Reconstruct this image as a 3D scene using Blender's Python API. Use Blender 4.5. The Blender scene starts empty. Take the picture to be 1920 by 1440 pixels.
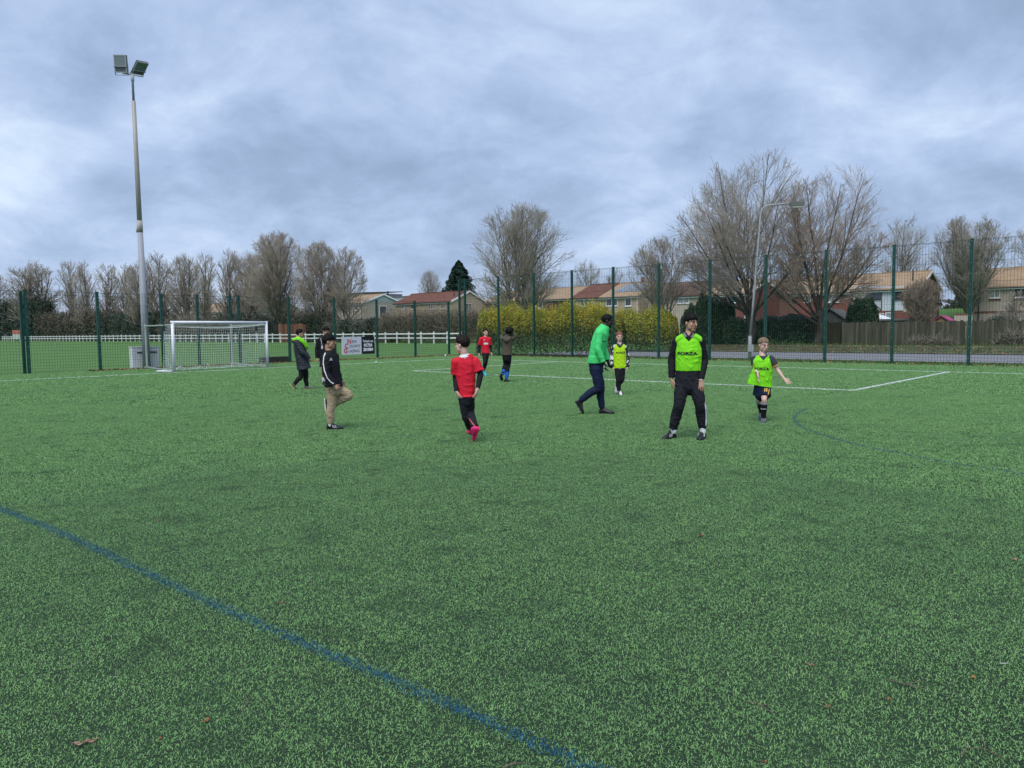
import bpy, bmesh, math, random
import numpy as np
from mathutils import Vector, Matrix, noise
from mathutils.bvhtree import BVHTree
from mathutils.geometry import tessellate_polygon
random.seed(7)
RNG = np.random.default_rng(7)
S = bpy.context.scene
COL = S.collection

# ------------------------------------------------------------------ camera, sky, sun, exposure
FOC, PITCH, ROLL, EYE = 1394.4, 0.07188, -0.010876, 1.6        # focal length in photo pixels (1920 wide)
cam = bpy.data.cameras.new('camera'); camo = bpy.data.objects.new('camera', cam); COL.objects.link(camo)
_cr, _sr, _cp, _sp = math.cos(ROLL), math.sin(ROLL), math.cos(PITCH), math.sin(PITCH)
_R0, _U0, _F0 = Vector((1, 0, 0)), Vector((0, _sp, _cp)), Vector((0, _cp, -_sp))
_R = _R0*_cr + _U0*_sr; _U = -_R0*_sr + _U0*_cr
_m = Matrix((_R, _U, -_F0)).transposed().to_4x4(); _m.translation = Vector((0, 0, EYE))
camo.matrix_world = _m
cam.sensor_width = 36; cam.lens = 36*FOC/1920; cam.clip_end = 6000; cam.clip_start = 0.05
S.camera = camo

W = bpy.data.worlds.new('World'); S.world = W; W.use_nodes = True
SKYB, SKYO = 1.5, (31.2, 9.4, 0)
def build_sky():
    nt = W.node_tree; N = nt.nodes; L = nt.links; N.clear()
    out = N.new('ShaderNodeOutputWorld')
    tc = N.new('ShaderNodeTexCoord')
    sky = N.new('ShaderNodeTexSky'); sky.sky_type = 'NISHITA'; sky.sun_disc = False
    sky.sun_elevation = math.radians(57); sky.sun_rotation = math.radians(200)
    bg1 = N.new('ShaderNodeBackground'); bg1.inputs[1].default_value = 0.09; L.new(sky.outputs[0], bg1.inputs[0])
    def math_(op, a, b=None, c=None):
        n = N.new('ShaderNodeMath'); n.operation = op
        for i, v in enumerate((a, b, c)):
            if v is None: continue
            if isinstance(v, (int, float)): n.inputs[i].default_value = v
            else: L.new(v, n.inputs[i])
        return n.outputs[0]
    sep = N.new('ShaderNodeSeparateXYZ'); L.new(tc.outputs['Generated'], sep.inputs[0])
    zz = math_('MAXIMUM', sep.outputs[2], 0.0)
    den = math_('ADD', zz, 0.42)
    com = N.new('ShaderNodeCombineXYZ')
    L.new(math_('DIVIDE', sep.outputs[0], den), com.inputs[0]); L.new(math_('DIVIDE', sep.outputs[1], den), com.inputs[1])
    def noise_(scale, det, rough, dist, off, sx=1.0):
        mp = N.new('ShaderNodeMapping'); L.new(com.outputs[0], mp.inputs[0])
        mp.inputs['Location'].default_value = off; mp.inputs['Scale'].default_value = (sx, 1, 1)
        n = N.new('ShaderNodeTexNoise'); n.inputs['Scale'].default_value = scale; n.inputs['Detail'].default_value = det
        n.inputs['Roughness'].default_value = rough; n.inputs['Distortion'].default_value = dist
        L.new(mp.outputs[0], n.inputs['Vector']); return n.outputs['Fac']
    big = noise_(SKYB, 3, .5, .5, SKYO, .85)
    med = noise_(3.6, 10, .6, .45, (8.3, 4.1, 0), .9)
    fin = noise_(8.5, 9, .62, .5, (2.3, 7.7, 0))
    f = math_('ADD', math_('ADD', math_('MULTIPLY', big, .52), math_('MULTIPLY', med, .34)), math_('MULTIPLY', fin, .14))
    ramp = N.new('ShaderNodeValToRGB'); L.new(f, ramp.inputs[0]); e = ramp.color_ramp.elements
    cols = [(.36, (.205, .275, .40)), (.435, (.262, .345, .505)), (.492, (.325, .42, .60)), (.55, (.405, .50, .68)), (.635, (.55, .65, .78))]
    e[0].position, e[0].color = cols[0][0], (*cols[0][1], 1); e[1].position, e[1].color = cols[-1][0], (*cols[-1][1], 1)
    for p, c in cols[1:-1]:
        k = e.new(p); k.color = (*c, 1)
    bg2 = N.new('ShaderNodeBackground'); bg2.inputs[1].default_value = 0.77; L.new(ramp.outputs[0], bg2.inputs[0])
    mix = N.new('ShaderNodeMixShader'); mix.inputs[0].default_value = 0.93
    L.new(bg1.outputs[0], mix.inputs[1]); L.new(bg2.outputs[0], mix.inputs[2]); L.new(mix.outputs[0], out.inputs[0])
build_sky()
sl = bpy.data.lights.new('sun', 'SUN'); sl.energy = 1.5; sl.angle = math.radians(42); sl.color = (1, .97, .92)
so = bpy.data.objects.new('sun', sl); COL.objects.link(so); so.rotation_euler = (math.radians(33), 0, math.radians(-20))
S.view_settings.view_transform = 'Standard'; S.view_settings.look = 'None'; S.view_settings.gamma = 1
S.view_settings.exposure = 0.82; S.view_settings.use_curve_mapping = False

# ------------------------------------------------------------------ frames of reference
CX, CY, TH = -3.28, 42.36, 0.8273            # corner of the pitch, direction of the goal line
EU = np.array([math.sin(TH), -math.cos(TH)]); EV = np.array([math.cos(TH), math.sin(TH)])
ANG = math.atan2(EU[1], EU[0])               # local x = along the touchline, local y = away over it
def uv(u, v): return (CX+EU[0]*u+EV[0]*v, CY+EU[1]*u+EV[1]*v)
def to_uv(x, y): return ((x-CX)*EU[0]+(y-CY)*EU[1], (x-CX)*EV[0]+(y-CY)*EV[1])
def ray(px, py):
    x, y = (px-960)/FOC, -(py-720)/FOC
    x, y = _cr*x-_sr*y, _sr*x+_cr*y
    return np.array([x, _cp+_sp*y, -_sp+_cp*y])
def hor(px): return 619.6-(px-960)*0.010876
def gnd(px, py, z=0.0):
    r = ray(px, py); t = (EYE-z)/-r[2]; return np.array([r[0]*t, r[1]*t])
def atd(px, py, Y):                          # point seen at px,py at forward distance Y
    r = ray(px, py); t = Y/r[1]; return np.array([r[0]*t, Y, EYE+r[2]*t])
def zpix(px, py, Y): return atd(px, py, Y)[2]
def on_v(px, v):                             # where the vertical plane through px meets the line v = const
    r = ray(px, hor(px)); d = r[:2]/r[1]; t = (v+CX*EV[0]+CY*EV[1])/(d@EV); return d*t
def on_u(px, u):
    r = ray(px, hor(px)); d = r[:2]/r[1]; t = (u+CX*EU[0]+CY*EU[1])/(d@EU); return d*t
def ss(a, b, x):
    t = np.clip((np.asarray(x, float)-a)/(b-a), 0, 1); return t*t*(3-2*t)
def ground_z(x, y):
    u, v = to_uv(x, y)
    left = ss(3, 14, -u-3)
    return float(0.34*ss(2, 20, v)*left + 0.34*ss(18.6, 21.5, v)*(1-left) + 0.7*ss(28, 55, v))

# ------------------------------------------------------------------ helpers
def nrm(a): return a/np.maximum(np.linalg.norm(a, axis=-1, keepdims=True), 1e-9)
def rgb(c): return (c[0], c[1], c[2], 1)
MATS = {}
def M(name, col, rough=.75, var=.0, scale=6.0, col2=None, bump=0.0, bscale=40.0, island=0.0, metal=0.0, spec=.4, stretch=(1, 1, 1), trans=0.0, emit=0.0):
    if name in MATS: return MATS[name]
    m = bpy.data.materials.new(name); m.use_nodes = True; MATS[name] = m
    nt = m.node_tree; N = nt.nodes; L = nt.links; b = N['Principled BSDF']
    b.inputs['Roughness'].default_value = rough; b.inputs['Metallic'].default_value = metal
    b.inputs['Specular IOR Level'].default_value = spec
    b.inputs['Base Color'].default_value = rgb(col)
    out = None
    if var > 0 or col2 is not None or bump > 0:
        geo = N.new('ShaderNodeNewGeometry'); mp = N.new('ShaderNodeMapping'); L.new(geo.outputs['Position'], mp.inputs[0])
        mp.inputs['Scale'].default_value = stretch
    if var > 0 or col2 is not None:
        n = N.new('ShaderNodeTexNoise'); n.inputs['Scale'].default_value = scale; n.inputs['Detail'].default_value = 6
        n.inputs['Roughness'].default_value = .6; L.new(mp.outputs[0], n.inputs['Vector'])
        r = N.new('ShaderNodeValToRGB'); L.new(n.outputs['Fac'], r.inputs[0])
        r.color_ramp.elements[0].position = .34; r.color_ramp.elements[1].position = .66
        c2 = col2 if col2 is not None else tuple(min(1, c*(1+var)) for c in col)
        c1 = col if col2 is not None else tuple(c*(1-var) for c in col)
        r.color_ramp.elements[0].color = rgb(c1); r.color_ramp.elements[1].color = rgb(c2)
        out = r.outputs[0]
    if island > 0:
        geo2 = N.new('ShaderNodeNewGeometry')
        mr = N.new('ShaderNodeMapRange'); L.new(geo2.outputs['Random Per Island'], mr.inputs[0])
        mr.inputs[3].default_value = 1-island; mr.inputs[4].default_value = 1+island
        mx = N.new('ShaderNodeMix'); mx.data_type = 'RGBA'; mx.blend_type = 'MULTIPLY'; mx.inputs[0].default_value = 1
        if out is not None: L.new(out, mx.inputs[6])
        else: mx.inputs[6].default_value = rgb(col)
        L.new(mr.outputs[0], mx.inputs[7]); out = mx.outputs[2]
    if out is not None: L.new(out, b.inputs['Base Color'])
    if bump > 0:
        n2 = N.new('ShaderNodeTexNoise'); n2.inputs['Scale'].default_value = bscale; n2.inputs['Detail'].default_value = 5
        L.new(mp.outputs[0], n2.inputs['Vector'])
        bp = N.new('ShaderNodeBump'); bp.inputs['Strength'].default_value = bump; bp.inputs['Distance'].default_value = .02
        L.new(n2.outputs['Fac'], bp.inputs['Height']); L.new(bp.outputs[0], b.inputs['Normal'])
    if trans > 0:
        t = N.new('ShaderNodeBsdfTranslucent'); mxs = N.new('ShaderNodeMixShader'); mxs.inputs[0].default_value = trans
        if out is not None: L.new(out, t.inputs[0])
        else: t.inputs[0].default_value = rgb(col)
        L.new(b.outputs[0], mxs.inputs[1]); L.new(t.outputs[0], mxs.inputs[2]); L.new(mxs.outputs[0], N['Material Output'].inputs[0])
    return m

def tag(o, label=None, cat=None, group=None, kind=None):
    if label: o['label'] = label
    if cat: o['category'] = cat
    if group: o['group'] = group
    if kind: o['kind'] = kind
    return o
def empty(name, loc, rz=0.0, label=None, cat=None, group=None):
    o = bpy.data.objects.new(name, None); COL.objects.link(o); o.location = (*loc,) if len(loc) == 3 else (*loc, 0)
    o.rotation_euler = (0, 0, rz); o.empty_display_size = .3
    return tag(o, label, cat, group)
def link(name, me, parent=None, smooth=False):
    o = bpy.data.objects.new(name, me); COL.objects.link(o)
    if parent is not None: o.parent = parent
    if smooth and len(me.polygons): me.shade_smooth()
    return o
def mesh(name, V, F, mats, parent=None, smooth=False, mi=None):
    me = bpy.data.meshes.new(name)
    if isinstance(V, np.ndarray): V = V.tolist()
    me.from_pydata(V, [], F if isinstance(F, list) else F.tolist())
    for m in (mats if isinstance(mats, (list, tuple)) else [mats]): me.materials.append(m)
    if mi is not None: me.polygons.foreach_set('material_index', np.asarray(mi, dtype=np.int32))
    me.update()
    return link(name, me, parent, smooth)
class MB:
    """collects boxes, bars, tubes, quads for ONE mesh object"""
    def __init__(s): s.V = []; s.F = []; s.I = []; s.cur = 0
    def add(s, V, F):
        o = len(s.V); s.V += [tuple(v) for v in V]; s.F += [tuple(i+o for i in f) for f in F]; s.I += [s.cur]*len(F); return s
    def box(s, x0, x1, y0, y1, z0, z1):
        V = [(x, y, z) for z in (z0, z1) for y in (y0, y1) for x in (x0, x1)]
        return s.add(V, [(0, 2, 3, 1), (4, 5, 7, 6), (0, 1, 5, 4), (2, 6, 7, 3), (0, 4, 6, 2), (1, 3, 7, 5)])
    def bar(s, a, b, w, h=None, up=(0, 0, 1)):
        a, b = Vector(a), Vector(b); h = h or w; t = (b-a).normalized(); up = Vector(up)
        if abs(t.dot(up)) > .99: up = Vector((0, 1, 0))
        x = t.cross(up).normalized()*w/2; y = x.cross(t).normalized()*h/2
        V = [p+sx*x+sy*y for p in (a, b) for sx, sy in ((-1, -1), (1, -1), (1, 1), (-1, 1))]
        return s.add(V, [(0, 1, 2, 3), (7, 6, 5, 4), (0, 4, 5, 1), (1, 5, 6, 2), (2, 6, 7, 3), (3, 7, 4, 0)])
    def tube(s, pts, r, n=8, caps=True):
        pts = [Vector(p) for p in pts]; k = len(pts); rs = r if isinstance(r, (list, tuple)) else [r]*k
        V = []; F = []; ref = None
        for i, p in enumerate(pts):
            t = (pts[min(i+1, k-1)]-pts[max(i-1, 0)]).normalized()
            if ref is None: ref = t.orthogonal().normalized()
            ref = (ref-t*ref.dot(t)).normalized(); b = t.cross(ref)
            for j in range(n):
                a = 2*math.pi*j/n; V.append(p+rs[i]*(math.cos(a)*ref+math.sin(a)*b))
        for i in range(k-1):
            for j in range(n):
                F.append((i*n+j, i*n+(j+1) % n, (i+1)*n+(j+1) % n, (i+1)*n+j))
        if caps: F += [tuple(range(n-1, -1, -1)), tuple((k-1)*n+j for j in range(n))]
        return s.add(V, F)
    def poly(s, P): return s.add(P, [tuple(range(len(P)))])
    def build(s, name, mats, parent=None, smooth=False):
        return mesh(name, s.V, s.F, mats, parent, smooth, s.I)
def copy_obj(o, parent=None):
    c = o.copy(); COL.objects.link(c)
    if parent is not None: c.parent = parent
    return c
def copy_tree(o, parent=None):
    c = copy_obj(o, parent)
    for ch in [x for x in bpy.data.objects if x.parent == o]: copy_tree(ch, c)
    return c

# ------------------------------------------------------------------ ground
def uvgrid(us, vs, zf):
    V = [(*uv(u, v), zf(*uv(u, v))) for v in vs for u in us]; n = len(us)
    F = [(j*n+i, j*n+i+1, (j+1)*n+i+1, (j+1)*n+i) for j in range(len(vs)-1) for i in range(n-1)]
    return V, F
def grass_ground_material():
    m = M('meadow_grass', (.060, .145, .024), .9, col2=(.090, .195, .040), scale=.35, bump=.5, bscale=30)
    return m
us = [-3000, -1200, -600, -400]+list(range(-300, 120, 4))+[200, 400, 900, 3000]
vs = [-3000, -800, -300, -150, -80, -40, -20, -8, 0, 2, 4, 5, 6, 7, 8, 10, 12, 14, 16, 18]+[18.6, 19.3, 20, 20.7, 21.5]+list(range(23, 60, 3))+[70, 90, 130, 200, 400, 1000, 3000]
V, F = uvgrid(us, vs, lambda x, y: ground_z(x, y))
tag(mesh('ground', V, F, grass_ground_material(), smooth=True), 'green grass ground of the field, the verge and the gardens', kind='structure')

# artificial turf carpet: a dark rubber-crumb base, fibres stand in it
V, F = uvgrid(list(np.linspace(-5.0, 75, 41)), list(np.linspace(-75, 5.0, 41)), lambda x, y: .006)
tag(mesh('turf_base', V, F, M('turf_infill', (.010, .026, .011), .95, col2=(.018, .042, .018), scale=1.2)), 'dark rubber crumb base of the artificial pitch', kind='structure')

def blade_set(n, size, h, w, rng, zlo=.0):
    """n curled blades on a size x size square: each two quads (bent)"""
    x = rng.uniform(-size/2, size/2, n); y = rng.uniform(-size/2, size/2, n)
    return blades_at(x, y, h, w, rng, zlo)
def blades_at(x, y, h, w, rng, zlo=.0):
    n = len(x); a = rng.uniform(0, 2*np.pi, n); lean = rng.uniform(.25, 1.5, n); hh = h*rng.uniform(.65, 1.15, n)
    dx, dy = np.cos(a), np.sin(a); tw = a+np.pi/2+rng.uniform(-.7, .7, n); wx, wy = np.cos(tw)*w/2, np.sin(tw)*w/2
    V = np.zeros((n, 5, 3))
    V[:, 0] = np.c_[x-wx, y-wy, np.full(n, zlo)]; V[:, 1] = np.c_[x+wx, y+wy, np.full(n, zlo)]
    mx, my, mz = x+dx*lean*hh*.25, y+dy*lean*hh*.25, hh*.62
    V[:, 2] = np.c_[mx+wx*.9, my+wy*.9, mz]; V[:, 3] = np.c_[mx-wx*.9, my-wy*.9, mz]
    V[:, 4] = np.c_[x+dx*lean*hh*.85, y+dy*lean*hh*.85, hh*(1.06-.22*lean)]
    b = np.arange(n)*5
    F = [(i, i+1, i+2, i+3) for i in b]+[(i+3, i+2, i+4) for i in b]
    return V.reshape(-1, 3), F
def fibre_material(name, c1, c2, patch=None, island=.45):
    m = bpy.data.materials.new(name); m.use_nodes = True; nt = m.node_tree; N = nt.nodes; L = nt.links; b = N['Principled BSDF']
    b.inputs['Roughness'].default_value = .6; b.inputs['Specular IOR Level'].default_value = .2
    geo = N.new('ShaderNodeNewGeometry')
    r = N.new('ShaderNodeMix'); r.data_type = 'RGBA'; r.inputs[6].default_value = rgb(c1); r.inputs[7].default_value = rgb(c2)
    L.new(geo.outputs['Random Per Island'], r.inputs[0]); out = r.outputs[2]
    if patch:
        for sc, lo, col, strength, det in patch:
            mp = N.new('ShaderNodeMapping'); L.new(geo.outputs['Position'], mp.inputs[0]); mp.inputs['Scale'].default_value = (1, 1, 0)
            n = N.new('ShaderNodeTexNoise'); n.inputs['Scale'].default_value = sc; n.inputs['Detail'].default_value = det; n.inputs['Roughness'].default_value = .65
            L.new(mp.outputs[0], n.inputs['Vector'])
            mr = N.new('ShaderNodeMapRange'); L.new(n.outputs['Fac'], mr.inputs[0]); mr.inputs[1].default_value = lo; mr.inputs[2].default_value = lo+.22
            mr.inputs[3].default_value = 0; mr.inputs[4].default_value = strength
            x = N.new('ShaderNodeMix'); x.data_type = 'RGBA'; L.new(mr.outputs[0], x.inputs[0]); L.new(out, x.inputs[6]); x.inputs[7].default_value = rgb(col); out = x.outputs[2]
    L.new(out, b.inputs['Base Color'])
    t = N.new('ShaderNodeBsdfTranslucent'); L.new(out, t.inputs[0]); ms = N.new('ShaderNodeMixShader'); ms.inputs[0].default_value = .2
    L.new(b.outputs[0], ms.inputs[1]); L.new(t.outputs[0], ms.inputs[2]); L.new(ms.outputs[0], N['Material Output'].inputs[0])
    return m
FIB = fibre_material('turf_fibre', (.105, .265, .085), (.385, .64, .245),
      [(.45, .46, (.16, .33, .14), .4, 3), (2.3, .535, (.03, .085, .042), .7, 6), (8.0, .56, (.028, .075, .036), .75, 5)])
def scatter(name, variants, pts, label):
    """one object: turf tiles placed on points by geometry nodes (nobody could count the fibres)"""
    me = bpy.data.meshes.new(name); me.from_pydata([(*p, 0) for p in pts], [], []); o = link(name, me)
    ng = bpy.data.node_groups.new(name, 'GeometryNodeTree'); N = ng.nodes; L = ng.links
    ng.interface.new_socket('Geometry', in_out='INPUT', socket_type='NodeSocketGeometry'); ng.interface.new_socket('Geometry', in_out='OUTPUT', socket_type='NodeSocketGeometry')
    gi, go = N.new('NodeGroupInput'), N.new('NodeGroupOutput')
    g2i = N.new('GeometryNodeGeometryToInstance')
    for vme in reversed(variants):
        src = bpy.data.objects.new('turf_tile', vme); oi = N.new('GeometryNodeObjectInfo'); oi.inputs[0].default_value = src
        L.new(oi.outputs['Geometry'], g2i.inputs[0])
    iop = N.new('GeometryNodeInstanceOnPoints'); iop.inputs['Pick Instance'].default_value = True
    L.new(gi.outputs[0], iop.inputs['Points']); L.new(g2i.outputs[0], iop.inputs['Instance'])
    ri = N.new('FunctionNodeRandomValue'); ri.data_type = 'INT'; ri.inputs[4].default_value = 0; ri.inputs[5].default_value = len(variants)-1; L.new(ri.outputs[2], iop.inputs['Instance Index'])
    rr = N.new('FunctionNodeRandomValue'); rr.data_type = 'INT'; rr.inputs[4].default_value = 0; rr.inputs[5].default_value = 3; rr.inputs['Seed'].default_value = 5
    mu = N.new('ShaderNodeMath'); mu.operation = 'MULTIPLY_ADD'; mu.inputs[1].default_value = math.pi/2; mu.inputs[2].default_value = ANG; L.new(rr.outputs[2], mu.inputs[0])
    cx = N.new('ShaderNodeCombineXYZ'); L.new(mu.outputs[0], cx.inputs[2]); L.new(cx.outputs[0], iop.inputs['Rotation'])
    L.new(iop.outputs[0], go.inputs[0])
    md = o.modifiers.new('tiles', 'NODES'); md.node_group = ng
    return tag(o, label, kind='stuff')
def tile_mesh(n, size, h, w, seed):
    Vt, Ft = blade_set(n, size, h, w, np.random.default_rng(seed)); me = bpy.data.meshes.new('turf_tile'); me.from_pydata(Vt.tolist(), [], Ft); me.materials.append(FIB); me.update(); return me
LOD = [(0.0, 9.0, .5, 4200, .0165, .0031), (9.0, 20.0, 1.0, 9500, .019, .0055), (20.0, 70.0, 2.0, 9000, .024, .014)]
def in_view(x, y, m):
    return y > -1 and abs(x) < .74*y+m
for k, (d0, d1, size, n, h, w) in enumerate(LOD):
    pts = []
    a = np.arange(-5+size/2, 75, size); b = np.arange(5-size/2, -75, -size)
    # nested grids: decide by the 2 m cell so that the levels meet without gap or overlap
    for u in a:
        for v in b:
            cu, cv = -5+2*math.floor((u+5)/2)+1, 5-2*math.floor((5-v)/2)-1
            x, y = uv(cu, cv); d = math.hypot(x, y)
            if not (d0 <= d < d1) or not in_view(x, y, 5): continue
            pts.append(uv(u, v))
    scatter('turf_fibres', [tile_mesh(n, size*1.02, h, w, 31*k+j) for j in range(4)], pts,
            ['green artificial turf fibres close to the camera', 'green artificial turf fibres in the middle of the pitch', 'green artificial turf fibres at the far side of the pitch'][k])

# pitch markings: coloured fibres woven into the turf
def strip(name, pts, width, dens, h, w, mat, label, seed):
    rng = np.random.default_rng(seed); X = []; Y = []
    for (x0, y0), (x1, y1) in zip(pts[:-1], pts[1:]):
        L = math.hypot(x1-x0, y1-y0); n = max(2, int(L*width*dens)); t = rng.uniform(0, 1, n); s = np.clip(rng.normal(0, .27, n), -.62, .62)*width
        nx, ny = -(y1-y0)/L, (x1-x0)/L; X.append(x0+(x1-x0)*t+nx*s); Y.append(y0+(y1-y0)*t+ny*s)
    Vt, Ft = blades_at(np.concatenate(X), np.concatenate(Y), h, w, rng, .008)
    return tag(mesh(name, Vt, Ft, mat), label, kind='structure')
WHITE = fibre_material('white_fibre', (.72, .78, .74), (.86, .90, .87))
BLUE = fibre_material('blue_fibre', (.010, .058, .12), (.04, .18, .29))
strip('goal_line', [uv(0, -60), uv(0, 0)], .125, 2600, .029, .022, WHITE, 'white goal line running along the left side of the pitch', 1)
strip('touchline', [uv(0, .0), uv(60, 0)], .125, 3000, .029, .022, WHITE, 'white touchline along the far side of the pitch', 2)
strip('box_line', [uv(7.84, -9.62), uv(7.60, 0)], .115, 3600, .029, .02, WHITE, 'white line joining the far box corner to the touchline', 3)
strip('box_line', [uv(7.84, -9.62), uv(24.83, -9.58)], .115, 4400, .029, .02, WHITE, 'white line across the far half parallel to the touchline', 4)
strip('box_line', [uv(24.83, -9.58), uv(24.86, 0)], .11, 5000, .029, .02, WHITE, 'white line on the right joining the box corner to the touchline', 5)
def arc(c, R, a0, a1, n=60): return [(c[0]+R*math.cos(a0+(a1-a0)*i/n), c[1]+R*math.sin(a0+(a1-a0)*i/n)) for i in range(n+1)]
strip('blue_line', [tuple(gnd(*q, .015)) for q in ((-140, 896), (0, 952), (120, 1000), (200, 1037), (380, 1122), (600, 1217), (850, 1322), (1100, 1434), (1220, 1490))], .088, 14000, .019, .0036, BLUE, 'long blue line running across the near turf', 6)
c = (10.28, 10.95); R = 5.705
a0 = math.atan2(*(gnd(1512, 767)-c)[::-1])+0*2*math.pi; a1 = math.atan2(*(gnd(2000, 905)-c)[::-1])+2*math.pi
strip('blue_arc', arc(c, R, a0, a1), .085, 4200, .021, .0066, BLUE, 'faint blue arc on the turf at the right', 7)
p = gnd(703, 691); strip('blue_mark', [(p[0]-.15, p[1]-.1), (p[0]+.2, p[1]+.2)], .35, 350, .042, .02, BLUE, 'small faint blue mark on the turf before the goal line', 8)

# road, kerb and bank beyond the side fence
def sheet(name, quad, z, mat, label, n=24):
    """quad in u,v corners, subdivided along u"""
    (u0, v0), (u1, v1), (u2, v2), (u3, v3) = quad; V = []; F = []
    for i in range(n+1):
        t = i/n
        for (ua, va), (ub, vb) in (((u0, v0), (u1, v1)), ((u3, v3), (u2, v2))):
            x, y = uv(ua+(ub-ua)*t, va+(vb-va)*t); V.append((x, y, ground_z(x, y)+z))
    for i in range(n): F.append((2*i, 2*i+2, 2*i+3, 2*i+1))
    return tag(mesh(name, V, F, mat), label, kind='structure')
ASPH = M('asphalt', (.16, .165, .18), .85, col2=(.22, .225, .24), scale=.9, bump=.4, bscale=60)
sheet('road', [(3.0, 7.9), (90, 7.9), (90, 18.2), (3.0, 18.2)], .012, ASPH, 'grey asphalt road beyond the side fence')
sheet('road', [(-2.5, 7.9), (2.98, 7.9), (2.98, 18.2), (-2.5, 18.2)], .012, ASPH, 'grey asphalt lane turning off behind the yellow hedge', 4)
sheet('kerb', [(-2.5, 7.62), (90, 7.62), (90, 7.86), (-2.5, 7.86)], .05, M('kerb_stone', (.33, .33, .33), .85, var=.2), 'pale kerb along the near edge of the road', 60)
sheet('road_edge', [(3, 18.24), (90, 18.24), (90, 18.5), (3, 18.5)], .06, M('kerb_stone_dark', (.2, .19, .18), .85, var=.3), 'dark kerb along the far edge of the road', 60)
def bank():
    us = np.arange(3, 92, .5); vs = [18.5, 19.2, 20, 20.8, 21.6, 22.6, 23.6]
    rng = np.random.default_rng(3)
    V = []
    for v in vs:
        for u in us:
            x, y = uv(u, v); V.append((x, y, ground_z(x, y)+.025+.05*rng.random()*(18.6 < v < 23.5)))
    n = len(us); F = [(j*n+i, j*n+i+1, (j+1)*n+i+1, (j+1)*n+i) for j in range(len(vs)-1) for i in range(n-1)]
    tag(mesh('bank', V, F, M('bank_soil', (.055, .055, .030), .95, col2=(.075, .105, .035), scale=.8, bump=.6), smooth=True), 'brown earth bank between the road and the garden fence', kind='structure')
bank()
# ------------------------------------------------------------------ sports fences
GREEN = M('green_powder_coat', (.006, .062, .046), .45, var=.15, scale=3)
GREENW = M('green_wire', (.012, .055, .042), .5)
CLIP = M('fence_clip', (.30, .36, .34), .4)
FU, FV = -5.05, 5.14
def wire_panel(height, name):
    """one metre long; scaled to its bay"""
    mb = MB(); t = .0035
    n = 26
    for i in range(1, n): mb.box(i/n-.0013, i/n+.0013, -t*.7, t*.7, .06, height-.03)
    z = .07
    while z < height-.02:
        for s in (-1, 1): mb.box(0, 1, s*.0075-t*.6, s*.0075+t*.6, z-t, z+t)
        z += .125 if z < 1.3 else .40
    mb.box(0, 1, -.009, .009, height-.04, height-.028)
    me = bpy.data.meshes.new(name); me.from_pydata(mb.V, [], mb.F); me.materials.append(GREENW); return me
def post_mesh(height):
    mb = MB(); mb.box(-.055, .055, -.02, .09, 0, height)
    mb.cur = 0; mb.box(-.042, .042, -.034, -.0205, .05, height-.03)          # clamp bar over the panel edges
    mb.box(-.06, .06, -.025, .095, height, height+.02)
    mb.cur = 1
    z = .3
    while z < height: mb.box(-.012, .012, -.047, -.0345, z-.012, z+.012); z += .42
    me = bpy.data.meshes.new('post'); me.from_pydata(mb.V, [], mb.F); me.materials.append(GREEN); me.materials.append(CLIP)
    me.polygons.foreach_set('material_index', mb.I); return me
def sports_fence(label, pos, height, axis):
    """pos: list of the running coordinate of each post"""
    a0 = pos[0]
    o = empty('sports_fence', uv(FU, a0) if axis == 'v' else uv(a0, FV), ANG+(math.pi/2 if axis == 'v' else 0), label, 'fence')
    pm = post_mesh(height); wm = wire_panel(height, 'mesh_panel')
    for a in pos: p = link('post', pm, o); p.location = (a-a0, 0, 0)
    for a, b in zip(pos[:-1], pos[1:]):
        w = link('mesh_panel', wm, o); w.location = (a-a0, 0, 0); w.scale = (b-a, 1, 1)
    return o
vpos = [-31.1, -28.25, -25.4, -22.55, -19.67, -16.9, -14.11, -12.38, -10.7, -10.24, -7.39, -4.5, -1.52, 1.43, 4.3]
bf = sports_fence('lower green mesh fence behind the goal with sign board', vpos, 3.5, 'v')
mb = MB(); mb.box(-.19, -.08, .10, .24, 0, 3.45); g = mb.build('gate_post', GREEN, bf); g.location = (vpos[4]*1-vpos[0]*1, 0, 0)
upos = [-4.95, -4.41, -1.39, 1.56, 4.47, 7.34, 10.23, 13.15, 16.03, 18.81, 21.6, 24.43, 27.3, 30.2, 33.1, 36, 38.9, 41.8]
sports_fence('taller green mesh fence between the pitch and the road', upos, 5.0, 'u')

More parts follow.
